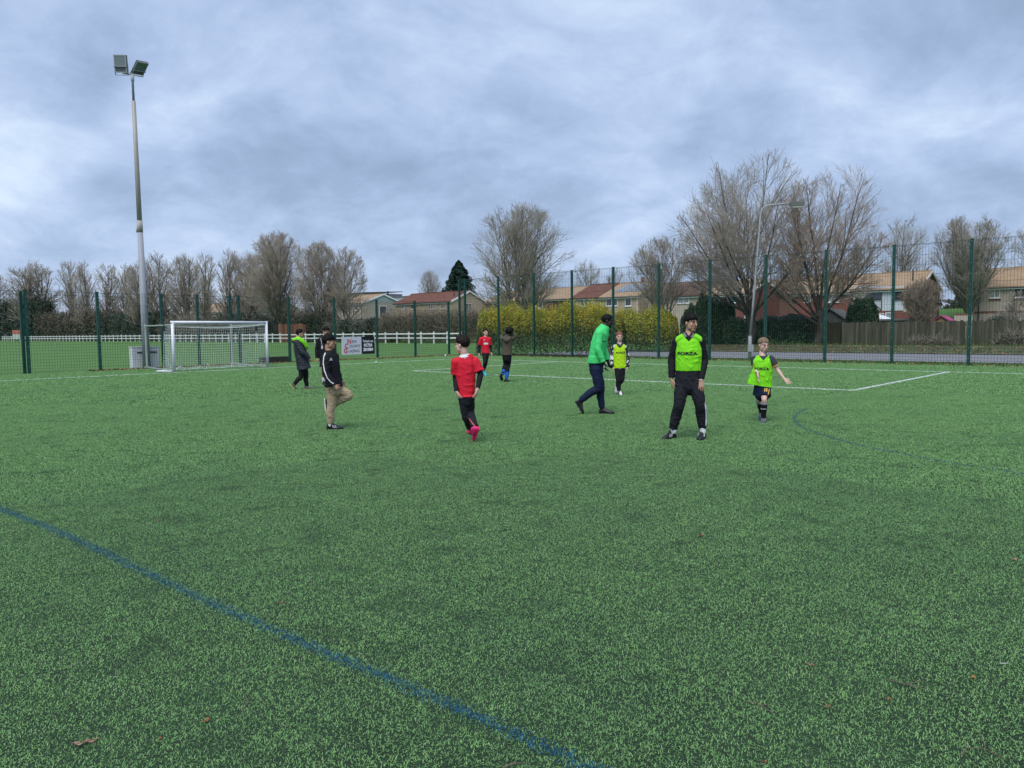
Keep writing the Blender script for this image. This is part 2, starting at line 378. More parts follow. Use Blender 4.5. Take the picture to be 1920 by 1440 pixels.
# ------------------------------------------------------------------ lettering
FONT_CACHE = {}
def text_mesh(txt, size, bold=0.0, sx=1.0, align='LEFT', shear=0.0, res=3):
    c = bpy.data.curves.new('lettering', 'FONT'); c.body = txt; c.size = size; c.offset = bold; c.align_x = align; c.shear = shear; c.resolution_u = res
    o = bpy.data.objects.new('lettering', c); COL.objects.link(o)
    dg = bpy.context.evaluated_depsgraph_get(); me = bpy.data.meshes.new_from_object(o.evaluated_get(dg)); bpy.data.objects.remove(o)
    for v in me.vertices: v.co.x *= sx
    return me
def sign_board():
    pa, pb = on_u(638.5, FU), on_u(700, FU); va, vb = to_uv(*pa)[1], to_uv(*pb)[1]; w = vb-va
    Y = pa[1]; z1 = zpix(638, 631.8, Y); z0 = zpix(638, 665.3, Y); h = z1-z0
    x, y = uv(FU+.06, va); o = empty('advertising_sign', (x, y, z0), ANG+math.pi/2, 'white and black glazing advert board fixed to the fence beside the goal', 'sign')
    # local x along the fence, local -y towards the pitch
    d = w*.595
    mb = MB(); mb.box(0, d-.002, -.02, 0, 0, h); mb.build('white_panel', M('sign_white', (.66, .68, .74), .5, var=.05), o)
    mb = MB(); mb.box(d+.002, w, -.02, 0, 0, h); mb.build('black_panel', M('sign_black', (.012, .012, .02), .4), o)
    RED = M('sign_red', (.55, .03, .05), .5); BLK = M('sign_ink', (.03, .03, .04), .5); WHT = M('sign_white_ink', (.85, .86, .9), .5)
    def put(txt, size, x, z, mat, bold=0, sx=1.0, align='LEFT'):
        me = text_mesh(txt, size, bold, sx, align); me.materials.clear(); me.materials.append(mat)
        t = link('lettering', me, o); t.rotation_euler = (math.pi/2, 0, 0); t.location = (x, -.024, z)
    rows = [('N', 'EW', .28, .70), ('C', 'OUNTY', .145, .445), ('G', 'LAZING', .09, .17)]
    for big, rest, fx, fz in rows:
        put(big, h*.38, d*fx, h*(fz-.09), RED, .012, .95)
        put(rest, h*.22, d*(fx+.235), h*(fz-.05), BLK, .002, .98)
    xm = d+(w-d)*.5
    put('Telephone', h*.185, xm, h*.68, WHT, .004, .94, 'CENTER')
    put('01724', h*.235, xm, h*.43, WHT, .014, .98, 'CENTER')
    put('281884', h*.235, xm, h*.18, WHT, .014, .98, 'CENTER')
    mb = MB()
    for xx in (.02, d*.5, d-.03, d+.05, w-.05):
        for zz in (0, h): mb.box(xx, xx+.03, -.027, .02, zz-.025, zz+.025)
    mb.build('cable_tie', CLIP, o)['kind'] = 'stuff'
sign_board()

# ------------------------------------------------------------------ goal
WHITEP = M('white_painted_metal', (.80, .80, .86), .35, var=.05, scale=2)
GREYP = M('greenish_galvanised', (.33, .38, .34), .45, var=.12, scale=3)
def goal():
    A, B = gnd(327, 698.5), gnd(502, 689); L = float(np.linalg.norm(B-A)); rz = math.atan2(B[1]-A[1], B[0]-A[0])
    o = empty('football_goal', A, rz, 'white football goal with a net standing in front of the fence', 'goal')
    H = 2.15; r = .06
    for x in (0, L):
        mb = MB(); mb.tube([(x, 0, 0), (x, 0, H-.0)], r, 14); mb.build('goalpost', WHITEP, o, True)
    mb = MB(); mb.tube([(-r, 0, H-r), (L+r, 0, H-r)], r*.98, 14); mb.build('crossbar', WHITEP, o, True)
    yb = 4.25                                    # local y = away from the pitch
    pp = []
    for pxp, pyp in ((274, 691.8), (436, 684.5)):
        p = gnd(pxp, pyp)-A; pp.append((p[0]*math.cos(rz)+p[1]*math.sin(rz), p[0]*-math.sin(rz)+p[1]*math.cos(rz)))
    for (x, y), xp in zip(pp, (0, L)):
        y = min(y, 4.3)
        mb = MB(); mb.tube([(x, y, 0), (x, y, 2.08)], .05, 10); mb.box(x-.09, x+.09, y-.09, y+.09, 0, .12); mb.build('net_pole', GREYP, o)
        mb = MB(); mb.tube([(x, y-.03, 1.98), (xp, .04, 1.98)], .032, 8); mb.tube([(x, y, 1.88), (x, y, 2.02)], .062, 10); mb.build('net_arm', GREYP, o)
        mb = MB(); mb.bar((x, y, .09), (xp, .1, .05), .06, .06); mb.build('ground_bar', GREYP, o)
        mb = MB(); fx = xp+(x-xp)*.26; fy = y*.26; mb.box(fx-.035, fx+.035, fy-.07, fy+.07, 1.72, 2.04); mb.build('net_strap', M('black_strap', (.02, .02, .025), .7), o)
    # net: top from the bar to the straps, then hanging to the turf
    NET = M('net_cord', (.80, .84, .82), .8); mb = MB(); c = .12; rr = .0042
    fl = (pp[0][0]*.27, pp[0][1]*.27); fr = (L+(pp[1][0]-L)*.27, pp[1][1]*.27)
    rng = random.Random(4)
    def P(s, t):                                  # s across 0..1, t along the profile 0..1
        bx0 = (0, .06, H-.1); k = .36
        def prof(end, post):
            if t < k: q = t/k; return (post+(end[0]-post)*q, .06+(end[1]-.06)*q, (H-.1)*(1-q)+1.93*q)
            q = (t-k)/(1-k); return (end[0], end[1]+.22*q, 1.93*(1-q)+.03*q)
        a, b = prof(fl, 0), prof(fr, L)
        sag = 4*s*(1-s)*(.20*math.sin(math.pi*min(1, t/.36)) + .13*math.sin(math.pi*max(0, (t-.36)/.64)))
        wob = .018*math.sin(37*s+11*t)+.012*math.sin(91*s-23*t)
        x, y, z = (a[i]*(1-s)+b[i]*s for i in range(3))
        return (x+wob, y+(.5*sag if t > .3 else 0)+wob, max(.03, z-sag*.75))
    ns, nt = 40, 27
    for i in range(ns+1): mb.tube([P(i/ns, j/nt) for j in range(nt+1)], rr, 3, False)
    for j in range(1, nt+1): mb.tube([P(i/ns, j/nt) for i in range(ns+1)], rr, 3, False)
    mb.build('net', NET, o)
    for side, (e, px_) in enumerate(((fl, 0), (fr, L))):
        mb = MB()
        for j in range(1, 17):
            z = 1.95*j/17; mb.tube([(px_, .06, z), ((px_+e[0])/2+.02*math.sin(j*2.3), e[1]/2, z-.03), (e[0], e[1]+.1, z)], rr, 3, False)
        for i in range(0, 10):
            q = i/9; mb.tube([(px_+(e[0]-px_)*q, .06+(e[1]-.06)*q, 2.05-.12*q), (px_+(e[0]-px_)*q+.02*math.sin(i*3), .06+(e[1]+.1)*q, 1.0), (px_+(e[0]-px_)*q, .06+(e[1]+.15)*q, .03)], rr, 3, False)
        mb.build('side_net', NET, o)
    mb = MB()                                     # spare net bunched on the turf
    for k in range(34):
        x = L*(k+rng.random())/34; y = 1.15+.45*rng.random()
        mb.tube([(x-.35*rng.random()+fl[0]*.9*(1-x/L)+(fr[0]-L)*.9*(x/L), y, .03), (x+fl[0]*.9*(1-x/L)+(fr[0]-L)*.9*(x/L), y+.1, .06+.22*rng.random()**3), (x+.35*rng.random()+fl[0]*.9*(1-x/L)+(fr[0]-L)*.9*(x/L), y+.2*rng.random(), .03)], .009, 4, False)
    mb.build('bunched_net', NET, o)['kind'] = 'stuff'
    mb = MB(); mb.poly([(-.05, .1, .05), (-.34, .8, .05), (-.16, 1.0, .05), (.0, .55, .05)]); mb.tube([(-.05, .1, .05), (-.34, .8, .05)], .025, 6); mb.tube([(0, .55, .05), (-.16, 1.0, .05)], .025, 6)
    mb.build('foot_frame', WHITEP, o)
goal()

# ------------------------------------------------------------------ floodlight mast
def floodlight():
    p = on_u(272.5, -5.55); o = empty('floodlight_mast', p, 0, 'tall grey floodlight mast with two lamp heads behind the goal', 'floodlight'); Y = p[1]
    GAL = M('galvanised_steel', (.36, .38, .42), .5, var=.15, scale=1.2, stretch=(2, 2, .3)); RUST = M('weathered_steel', (.38, .355, .32), .6, var=.22, scale=1.5, stretch=(3, 3, .25))
    zt = lambda py: zpix(260, py, Y)
    lean = -.0035
    L = lambda z: (lean*z, 0, z)
    mb = MB(); mb.tube([L(0), L(3), L(zt(420))], [.175, .155, .118], 16); mb.build('lower_shaft', GAL, o, True)
    mb = MB(); mb.tube([L(zt(436)), L(zt(414))], [.126, .126], 16); mb.box(lean*7-.16, lean*7-.10, -.06, .04, zt(436), zt(428)); mb.build('hinge_collar', RUST, o, True)
    mb = MB(); mb.tube([L(zt(419)), L(zt(190))], [.112, .088], 14); mb.build('upper_shaft', RUST, o, True)
    mb = MB(); mb.tube([L(zt(191)), L(zt(153)), L(zt(152)), L(zt(141))], [.058, .052, .075, .075], 12); mb.build('spigot', GAL, o, True)
    zc = zt(139); xc = lean*zc
    mb = MB(); mb.bar((xc-.42, -.1, zc+.03), (xc+.44, .12, zc-.06), .07, .07); mb.build('cross_arm', GAL, o)
    HEAD = M('lamp_housing', (.10, .115, .13), .5); GL = M('lamp_glass', (.16, .21, .21), .12, spec=.7); RIM = M('lamp_rim', (.32, .35, .36), .5)
    def head(loc, rot, sc=.90):
        h = MB(); h.box(-.33, .33, -.06, .05, -.40, .40); h.box(-.25, .25, .05, .13, -.30, .30)
        for k in range(7): h.box(-.22, .22, .13, .155, -.27+k*.085, -.25+k*.085)
        ho = h.build('lamp_head', HEAD, o); ho.location = loc; ho.rotation_euler = rot; ho.scale = (sc, sc, sc)
        g = MB(); g.box(-.275, .275, -.074, -.062, -.13, .35); g.build('glass', GL, ho)
        r = MB()
        r.box(-.335, .335, -.085, -.061, .352, .40); r.box(-.335, -.277, -.085, -.061, -.40, .351); r.box(.277, .335, -.085, -.061, -.40, .351); r.box(-.35, .35, -.13, -.09, -.17, -.13); r.box(-.35, .35, -.10, -.05, -.45, -.405)
        r.build('rim', RIM, ho)
        b = MB(); b.box(-.36, -.34, -.03, .03, -.55, .0); b.box(.34, .36, -.03, .03, -.55, .0); b.box(-.36, .36, -.03, .03, -.57, -.551); b.build('bracket', GAL, ho)
        return ho
    s = Y/FOC
    L1 = atd(227, 119, Y-.1)-np.array([p[0], p[1], 0]); L2 = atd(262, 126.5, Y+.2)-np.array([p[0], p[1], 0])
    head(tuple(L1), (math.radians(10), math.radians(4), math.radians(-6)))
    head(tuple(L2), (math.radians(52), math.radians(-6), math.radians(58)), .85)
    c = empty('metal_cabinet', on_u(269.5, -5.95), ANG+math.pi/2, 'pale grey metal cabinet at the foot of the floodlight mast', 'cabinet')
    GREY = M('pale_grey_metal', (.70, .71, .74), .5, var=.08, scale=2)
    mb = MB(); mb.box(-.62, .60, -.18, .2, 0, 1.0); mb.build('body', GREY, c)
    mb = MB(); mb.box(-.42, .50, -.20, -.181, .72, .78); mb.build('slot', M('slot_dark', (.02, .02, .025), .6), c)
    mb = MB(); mb.box(-.02, .02, -.195, -.181, .02, .70); mb.box(-.64, .62, -.2, .22, 1.0, 1.03); mb.build('lid', GREY, c)
floodlight()

# ------------------------------------------------------------------ white post and rail fence round the field
def rail_fence():
    v = 21.8
    us = [to_uv(*on_v(px, v))[0] for px in (701.9, 863.8)]
    step = (us[1]-us[0])/7; u0 = us[1]; n = 84
    o = empty('post_and_rail_fence', (*uv(u0, v), 0), ANG+math.pi, 'white post and rail fence across the far side of the grass field', 'fence')
    WP = M('white_rail_paint', (.74, .76, .74), .6, var=.08, scale=1)
    mb = MB(); mb.box(-.065, .065, -.05, .05, 0, 1.22); mb.box(-.075, .075, -.06, .06, 1.22, 1.25)
    me = bpy.data.meshes.new('fence_post'); me.from_pydata(mb.V, [], mb.F); me.materials.append(WP)
    r = [MB(), MB()]
    for k in range(n):
        x, y = uv(u0-k*step, v); z = ground_z(x, y); p = link('fence_post', me, o); p.location = (k*step, 0, z-.02); p.rotation_euler = (random.uniform(-.02, .02), random.uniform(-.02, .02), 0)
        if k < n-1:
            x2, y2 = uv(u0-(k+1)*step, v); z2 = ground_z(x2, y2)
            for q, h in zip(r, (1.02, .58)): q.bar((k*step, .075, z+h), ((k+1)*step, .075, z2+h), .05, .12, up=(0, 0, 1))
    for q in r: q.build('rail', WP, o)
    print('rail step', step)
rail_fence()

# ------------------------------------------------------------------ street lamp
def street_lamp():
    p = on_v(1406.5, 6.75); Y = p[1]; o = empty('street_lamp', p, 0, 'grey street lamp with an arm reaching right over the road', 'street lamp'); s = Y/FOC
    zt = lambda py: zpix(1420, py, Y)
    x = lambda px: (px-1406.5)*s-.0
    LG = M('lamp_post_steel', (.36, .37, .38), .5, var=.12, scale=1.5)
    mb = MB(); mb.tube([(0, 0, 0), (0, 0, 1.2)], .085, 12); mb.build('base_section', LG, o, True)
    mb = MB(); mb.tube([(0, 0, 1.19), (x(1412.3), 0, zt(560)), (x(1422.5), 0, zt(412)), (x(1423.6), 0, zt(400)), (x(1426.5), 0, zt(391)), (x(1432.5), 0, zt(386.5)), (x(1442), 0, zt(384.7)), (x(1482), 0, zt(381.5))], [.055, .05, .043, .042, .041, .040, .038, .035], 12); mb.build('column', LG, o, True)
    lm = MB()
    P = [(x(1478), -.11, zt(379)), (x(1503), -.09, zt(380.5)), (x(1503), .09, zt(380.5)), (x(1478), .11, zt(379))]
    Q = [(a, b*.8, c-.16-(.05 if i in (0, 3) else 0)) for i, (a, b, c) in enumerate(P)]
    lm.add(P+Q, [(0, 1, 2, 3), (7, 6, 5, 4), (0, 4, 5, 1), (1, 5, 6, 2), (2, 6, 7, 3), (3, 7, 4, 0)]); l = lm.build('lantern', M('lantern_shell', (.17, .18, .16), .5), o)
    b = MB(); a0 = Vector(Q[0]); b.box(x(1481), x(1501), -.07, .07, zt(380)-.27, zt(380)-.195); b.build('bowl', M('lantern_bowl', (.35, .36, .33), .2), l)
    mb = MB(); mb.box(-.14, .14, -.16, -.087, zt(659), zt(646)); mb.build('control_box', M('control_box_grey', (.42, .44, .47), .5), o)
street_lamp()
# ------------------------------------------------------------------ houses across the road
TAN = M('tan_roof_tiles', (.33, .225, .14), .85, col2=(.42, .30, .195), scale=1.3, bump=.4, bscale=9, stretch=(1, 1, 3))
BROWN = M('brown_roof_tiles', (.13, .055, .04), .85, col2=(.20, .085, .06), scale=1.1, bump=.4, bscale=9, stretch=(1, 1, 3))
DKBROWN = M('dark_roof_tiles', (.09, .05, .038), .85, col2=(.15, .085, .065), scale=1.1)
BEIGE = M('beige_render', (.42, .355, .295), .85, col2=(.48, .41, .345), scale=1.5, bump=.3, bscale=20)
SAND = M('sand_brick', (.42, .325, .225), .85, col2=(.49, .385, .275), scale=1.2, bump=.3, bscale=16)
BRICK = M('red_brick', (.17, .058, .046), .85, col2=(.225, .082, .064), scale=2.2, bump=.4, bscale=14)
DKBRICK = M('brown_brick', (.13, .075, .055), .85, col2=(.18, .10, .07), scale=2.2, bump=.4, bscale=14)
CLAD = M('pale_blue_cladding', (.52, .55, .60), .6, var=.06, scale=1)
UPVC = M('white_upvc', (.86, .87, .88), .4)
PANE = M('window_glass', (.045, .055, .065), .06, spec=.8)
CURT = M('pale_curtain_glass', (.30, .32, .33), .15, spec=.7)
GUT = M('dark_gutter', (.03, .03, .035), .5)
def roof_slab(mb, x0, x1, y0, z0, y1, z1, th, n):
    """stepped courses from the eave (y0,z0) up to the ridge (y1,z1)"""
    for i in range(n):
        a, b = i/n, (i+1)/n; ya, yb, za, zb = y0+(y1-y0)*a, y0+(y1-y0)*b, z0+(z1-z0)*a, z0+(z1-z0)*b; st = .035
        V = [(x0, ya, za+st), (x1, ya, za+st), (x1, yb, zb), (x0, yb, zb), (x0, ya, za-th), (x1, ya, za-th), (x1, yb, zb-th), (x0, yb, zb-th)]
        F = [(0, 1, 2, 3), (7, 6, 5, 4), (0, 4, 5, 1)] if y1 > y0 else [(3, 2, 1, 0), (4, 5, 6, 7), (1, 5, 4, 0)]
        F += [(1, 5, 6, 2), (3, 7, 4, 0)]
        mb.add(V, F)
def window_unit(parent, x0, x1, z0, z1, y=0.0, n=2, glass=PANE, frame=UPVC, axis='x'):
    """a window on the plane y (front) or, axis 'y', on the gable plane x = y"""
    f = MB(); t = .07
    def bx(m, a0, a1, d0, d1, c0, c1):
        if axis == 'x': m.box(a0, a1, y+d0, y+d1, c0, c1)
        else: m.box(y-d1, y-d0, a0, a1, c0, c1)
    bx(f, x0, x1, -.05, .02, z0, z0+t); bx(f, x0, x1, -.05, .02, z1-t, z1)
    xs = [x0+(x1-x0-t)*i/n for i in range(n+1)]
    for x in xs: bx(f, x, x+t, -.05, .02, z0+t+.001, z1-t-.001)
    bx(f, x0-.06, x1+.06, -.12, -.052, z0-.07, z0-.003)
    w = f.build('window', frame, parent)
    for i in range(n):
        p = MB(); bx(p, xs[i]+t+.001, xs[i+1]-.001, -.02, -.005, z0+t+.001, z1-t-.001); p.build('pane', glass, w)
    return w
def house(label, px0, px1, v, D, py_eave, py_ridge, wall, roof, wins=(), gable=None, bargecol=UPVC, fascia=UPVC, gablewins=(), cat='house', ref=None, upper=None, pipe=None, courses=13, over=.3):
    A, B = on_v(px0, v), on_v(px1, v); u0, u1 = to_uv(*A)[0], to_uv(*B)[0]; L = u1-u0
    zg = ground_z(*uv((u0+u1)/2, v+D/2))-.05
    pr = px1 if ref is None else ref; Pr = on_v(pr, v); ze = zpix(pr, py_eave, Pr[1])-zg
    Pm = np.array(uv(to_uv(*Pr)[0], v+D/2)); pxm = 960+FOC*Pm[0]/Pm[1]; zr = zpix(pxm, py_ridge, Pm[1])-zg
    o = empty('house', (*uv(u0, v), zg), ANG, label, cat)
    mb = MB(); V = [(0, 0, 0), (L, 0, 0), (L, D, 0), (0, D, 0), (0, 0, ze), (L, 0, ze), (L, D, ze), (0, D, ze)]
    mb.poly([V[i] for i in (0, 1, 5, 4)]); mb.build('wall', wall, o); mb = MB(); mb.poly([V[i] for i in (2, 3, 7, 6)]); mb.build('wall', wall, o)
    gm = gable or wall; e = .12
    for x, fl in ((L, 1), (0, 0)):
        g = MB(); P = [(x, 0, 0), (x, D, 0), (x, D, ze), (x, D/2, zr-e), (x, 0, ze)]; g.poly(P if fl else P[::-1]); g.build('gable_wall', gm, o)
    mb = MB(); dz = over*(zr-ze)/(D/2)
    roof_slab(mb, -.18, L+.18, -over, ze-dz, D/2, zr, .13, courses); roof_slab(mb, -.18, L+.18, D+over, ze-dz, D/2, zr, .13, courses)
    mb.bar((-.2, D/2, zr+.03), (L+.2, D/2, zr+.03), .26, .12); r = mb.build('roof', roof, o)
    mb = MB(); mb.box(-.15, L+.15, -over-.02, -over+.04, ze-dz-.30, ze-dz-.135); mb.build('fascia', fascia, o)
    mb = MB(); mb.tube([(-.15, -over-.08, ze-dz-.14), (L+.15, -over-.08, ze-dz-.14)], .055, 6); mb.build('gutter', GUT, o)
    if bargecol:
        for x in (L+.20,):
            mb = MB(); mb.bar((x, -over, ze-dz-.09), (x, D/2, zr-.09), .05, .24, up=(0, 0, 1)); mb.bar((x, D/2, zr-.09), (x, D+over, ze-dz-.09), .05, .24, up=(0, 0, 1)); mb.build('bargeboard', bargecol, o)
    def lx(px): return to_uv(*on_v(px, v))[0]-u0
    def lz(px, py): return zpix(px, py, on_v(px, v)[1])-zg
    if upper:                                     # cladding panels on the front
        for (a, b, y0, y1, m) in upper:
            q = MB(); q.box(lx(a), lx(b), -.035, -.001, lz(a, y0), lz(a, y1)); q.build('cladding_panel', m, o)
    for wdef in wins:
        a, b, y0, y1, n = wdef[:5]; window_unit(o, lx(a), lx(b), lz(a, y0), lz(a, y1), -.036 if upper else 0, n, wdef[5] if len(wdef) > 5 else PANE, wdef[6] if len(wdef) > 6 else UPVC)
    for a, b, z0, z1, n in gablewins: window_unit(o, a*D, b*D, z0*ze, z1*ze, L, n, axis='y')
    if pipe:
        for px in pipe: q = MB(); q.tube([(lx(px), -.07, .1), (lx(px), -.07, ze-dz-.2)], .045, 6); q.build('drainpipe', UPVC if cat == 'house' and wall is not BEIGE else GUT, o)
    o['dims'] = (L, D, ze, zr); o['lx0'] = u0
    return o, L, D, ze, zr, lx, lz
def chimney_vent(o, x, y, z, s=.12, h=.6):
    mb = MB(); mb.tube([(x, y, z-.3), (x, y, z+h)], s, 8); mb.build('roof_vent', GUT, o)

# right hand house
o, L, D, ze, zr, lx, lz = house('beige house at the right edge with a tan tiled roof and white windows', 1825, 2010, 63.5, 9, 537, 505, BEIGE, TAN, ref=1830,
      wins=[(1853, 1873, 559, 541, 2, CURT), (1898, 1938, 558, 536, 3), (1900, 1925, 605, 591, 2, CURT)], pipe=[1834], courses=18)
q = MB(); q.box(lx(1852), lx(1875), -.05, -.002, lz(1852, 564), lz(1852, 561)); q.box(lx(1897), lx(1940), -.05, -.002, lz(1897, 563.5), lz(1897, 560.5)); q.box(lx(1826), lx(2005), -.04, -.003, lz(1826, 588), lz(1826, 584)); q.build('brick_band', BRICK, o)
chimney_vent(o, lx(1851), 1.6, ze+.5, .18, .05)
# terrace end with pale cladding
o, L, D, ze, zr, lx, lz = house('pale clad end house with timber cross pattern and a red brick gable', 1597, 1722, 55.1, 8.2, 537, 508, BRICK, TAN, gable=BRICK, courses=16,
      upper=[(1599, 1653, 583, 537.5, CLAD), (1653.3, 1693, 583, 537.5, CLAD), (1693.3, 1721, 585, 537.5, BEIGE)],
      wins=[(1624, 1652, 562, 541, 2, PANE, GUT), (1677, 1692.5, 562, 540, 1, PANE, GUT), (1641, 1658, 597, 588, 2), (1660, 1672, 603, 586, 1, CURT)], pipe=[])
for (a, y0, b, y1) in ((1634, 565, 1624, 575), (1634, 565, 1652, 581), (1634, 565, 1634, 581), (1652, 564, 1652, 582)):
    q = MB(); q.bar((lx(a), -.06, lz(a, y0)), (lx(b), -.06, lz(b, y1)), .05, .1, up=(0, 1, 0)); q.build('timber_strip', GUT, o)
q = MB(); q.box(lx(1623), lx(1653), -.07, -.037, lz(1623, 564), lz(1623, 562.6)); q.box(lx(1676), lx(1693), -.07, -.037, lz(1676, 564), lz(1676, 562.6)); q.build('sill', UPVC, o)
q = MB(); q.poly([(L+.21, .2, ze-1.2), (L+.21, 2.6, ze-2), (L+.21, 3.8, zr-2.2), (L+.21, 2.5, zr-1.1), (L+.21, .2, ze+.1)]); q.build('pale_gable_patch', M('pale_hung_tile', (.46, .42, .38), .8, var=.2, scale=3), o)
chimney_vent(o, lx(1701), 1.6, ze+.7, .07, 1.1)
house('red brick terrace house behind the leaning tree', 1490, 1596, 55.1, 8.2, 544, 515, BRICK, TAN, ref=1596, wins=[(1549, 1572, 567, 552, 2, CURT), (1508, 1520, 567, 552, 1)], bargecol=None, courses=14)
# red brick pair left of the lamp
o, L, D, ze, zr, lx, lz = house('red brick house with a tan roof beside the street lamp', 1321, 1406, 53, 8.2, 547.5, 524, BRICK, TAN, wins=[(1366, 1385, 568, 550, 1), (1338, 1354, 568.5, 551, 1, CURT)], pipe=[1397], courses=13)
o, L, D, ze, zr, lx, lz = house('beige house with a dark brown roof behind the medium bare tree', 1215, 1320, 53.05, 8.2, 550.5, 526, BEIGE, DKBROWN, ref=1320, wins=[(1271, 1292, 569, 554, 2, CURT), (1225, 1236, 569, 554, 1)], bargecol=None, courses=13)
house('brown brick house seen between the two big trees', 1424, 1492, 66, 8, 547, 522, DKBRICK, TAN, wins=[(1440, 1455, 568, 555, 2)], pipe=[1458], courses=12)
# sand coloured pair with solar panels
o, L, D, ze, zr, lx, lz = house('sand brick house with solar panels on its tan roof', 1123, 1197, 54.5, 9.5, 552.5, 528, SAND, TAN, wins=[(1137, 1158, 574, 559.5, 2), (1172, 1184, 574, 558, 1)], pipe=[1195], bargecol=None, courses=13)
for k in range(5):
    q = MB(); a = L*(.28+.135*k); b = a+L*.125; n = (zr-ze)/(D/2)
    q.add([(a, D*.13, ze+D*.13*n+.1), (b, D*.13, ze+D*.13*n+.1), (b, D*.42, ze+D*.42*n+.1), (a, D*.42, ze+D*.42*n+.1), (a, D*.13, ze+D*.13*n+.05), (b, D*.13, ze+D*.13*n+.05), (b, D*.42, ze+D*.42*n+.05), (a, D*.42, ze+D*.42*n+.05)],
          [(0, 1, 2, 3), (0, 4, 5, 1), (1, 5, 6, 2), (2, 6, 7, 3), (3, 7, 4, 0)]); q.build('solar_panel', M('solar_glass', (.16, .19, .23), .15, spec=.8), o)
mb = MB(); mb.box(L*.60, L*.66, D/2-.2, D/2+.2, zr-.2, zr+.75); mb.build('chimney', BRICK, o)
o, L, D, ze, zr, lx, lz = house('grey rendered house with a brown roof beside the solar panels', 1072, 1122.5, 54.5, 9.5, 555.5, 531, BEIGE, BROWN, wins=[(1089, 1110, 575, 561, 3)], bargecol=None, courses=13)
chimney_vent(o, L*.66, D/2, zr, .08, .9)
house('long tan roofed terrace behind the large multi stemmed tree', 908, 1071, 54.5, 9.5, 561, 541, DKBRICK, TAN, ref=1000, wins=[(950, 960, 579, 566, 1), (990, 1000, 579, 565, 1), (1004, 1018, 578, 564, 2)], bargecol=None, courses=13)
# the two houses beyond the bramble thicket
o, L, D, ze, zr, lx, lz = house('beige house with a brown roof and white bargeboards beyond the bramble', 742, 848, 47.4, 7.2, 562.5, 545, SAND, BROWN, wins=[(804, 818, 579.5, 567.5, 3), (828, 836, 579, 566.5, 2), (771, 778, 580, 569.5, 1), (755, 760, 581, 570, 2)], gablewins=[(.38, .58, .66, .92, 2)], fascia=UPVC, courses=12)
chimney_vent(o, lx(840), 1.4, ze+.75, .07, .35)
o, L, D, ze, zr, lx, lz = house('beige gabled house with a tan roof end and pale green gable top', 640, 682, 47.4, 8.6, 566.5, 551, BEIGE, TAN, gable=BEIGE, wins=[(667, 674, 582, 570, 1), (649, 657, 582, 571, 1)], gablewins=[(.40, .58, .55, .90, 1)], pipe=[679.5], courses=12)
q = MB(); zt = ze+.05; q.poly([(L+.02, .5, zt), (L+.02, D-.5, zt), (L+.02, D/2, zr-.3)]); q.build('gable_panel', M('pale_green_board', (.36, .45, .42), .7, var=.1), o)
q = MB(); q.box(L+.01, L+.9, .4, D-.6, 2.2, 2.5); q.build('porch_roof', GUT, o)
q = MB(); q.box(L+.01, L+.06, .3, D-1, 0, 2.19); q.build('white_ground_floor', UPVC, o)
house('brown roofed house half hidden by the bare trees left of the gabled house', 600, 639.5, 47.45, 8.6, 569, 555, BEIGE, DKBROWN, wins=[(615, 622, 584, 573, 1)], bargecol=None, courses=10)
house('tan roofed house glimpsed through the trees behind the goal', 335, 432, 62, 9, 583, 565, BEIGE, TAN, wins=[(360, 372, 598, 588, 2)], courses=8)
house('tan roofed house glimpsed through trees above the right goalpost', 436, 500, 60, 9, 578, 560, BEIGE, TAN, wins=[(450, 460, 594, 584, 2)], courses=8)
house('low tan roofed house glimpsed low between the trees left of the mast', 120, 235, 62, 9, 594, 580, BEIGE, TAN, wins=[(180, 190, 604, 597, 2)], courses=6)
def far_block(label, px0, px1, v, depth, ytop, wall, extra=None):
    A, B = on_v(px0, v), on_v(px1, v); u0, u1 = to_uv(*A)[0], to_uv(*B)[0]; L = u1-u0; zg = ground_z(*A); h = zpix(px1, ytop, B[1])-zg
    o = empty('industrial_building', (*A, zg), ANG, label, 'building')
    mb = MB(); mb.box(0, L, 0, depth, 0, h); mb.build('wall', wall, o)
    mb = MB(); mb.add([(-.3, -.3, h+.002), (L+.3, -.3, h+.002), (L+.3, depth, h+.9), (-.3, depth, h+.9), (-.3, -.3, h+.25), (L+.3, -.3, h+.25), (L+.3, depth, h+1.2), (-.3, depth, h+1.2)], [(4, 5, 6, 7), (0, 1, 5, 4), (1, 2, 6, 5), (2, 3, 7, 6), (3, 0, 4, 7)]); mb.build('roof', M('grey_sheet_roof', (.20, .195, .19), .7, var=.1), o)
    if extra:
        for i, (a, b, c, d) in enumerate(extra): mb = MB(); mb.box(L*a, L*b, -.12, -.01, h*c, h*d); mb.build('cladding_band', M('pale_teal_sheet', (.36, .47, .50), .5), o)
    return o, L, h
far_block('grey industrial building far behind the gabled house', 616, 682, 150, 20, 549, M('grey_block', (.16, .16, .165), .8, var=.1))
o, L, h = far_block('pale teal industrial building far behind between two house roofs', 716, 795, 160, 20, 554, M('teal_block', (.33, .42, .45), .6, var=.1), [(.02, .98, .8, .92)])
mb = MB(); mb.tube([(L*.22, -1, 0), (L*.22, -1, h+2.5)], .3, 8); mb.build('flue', GUT, o)

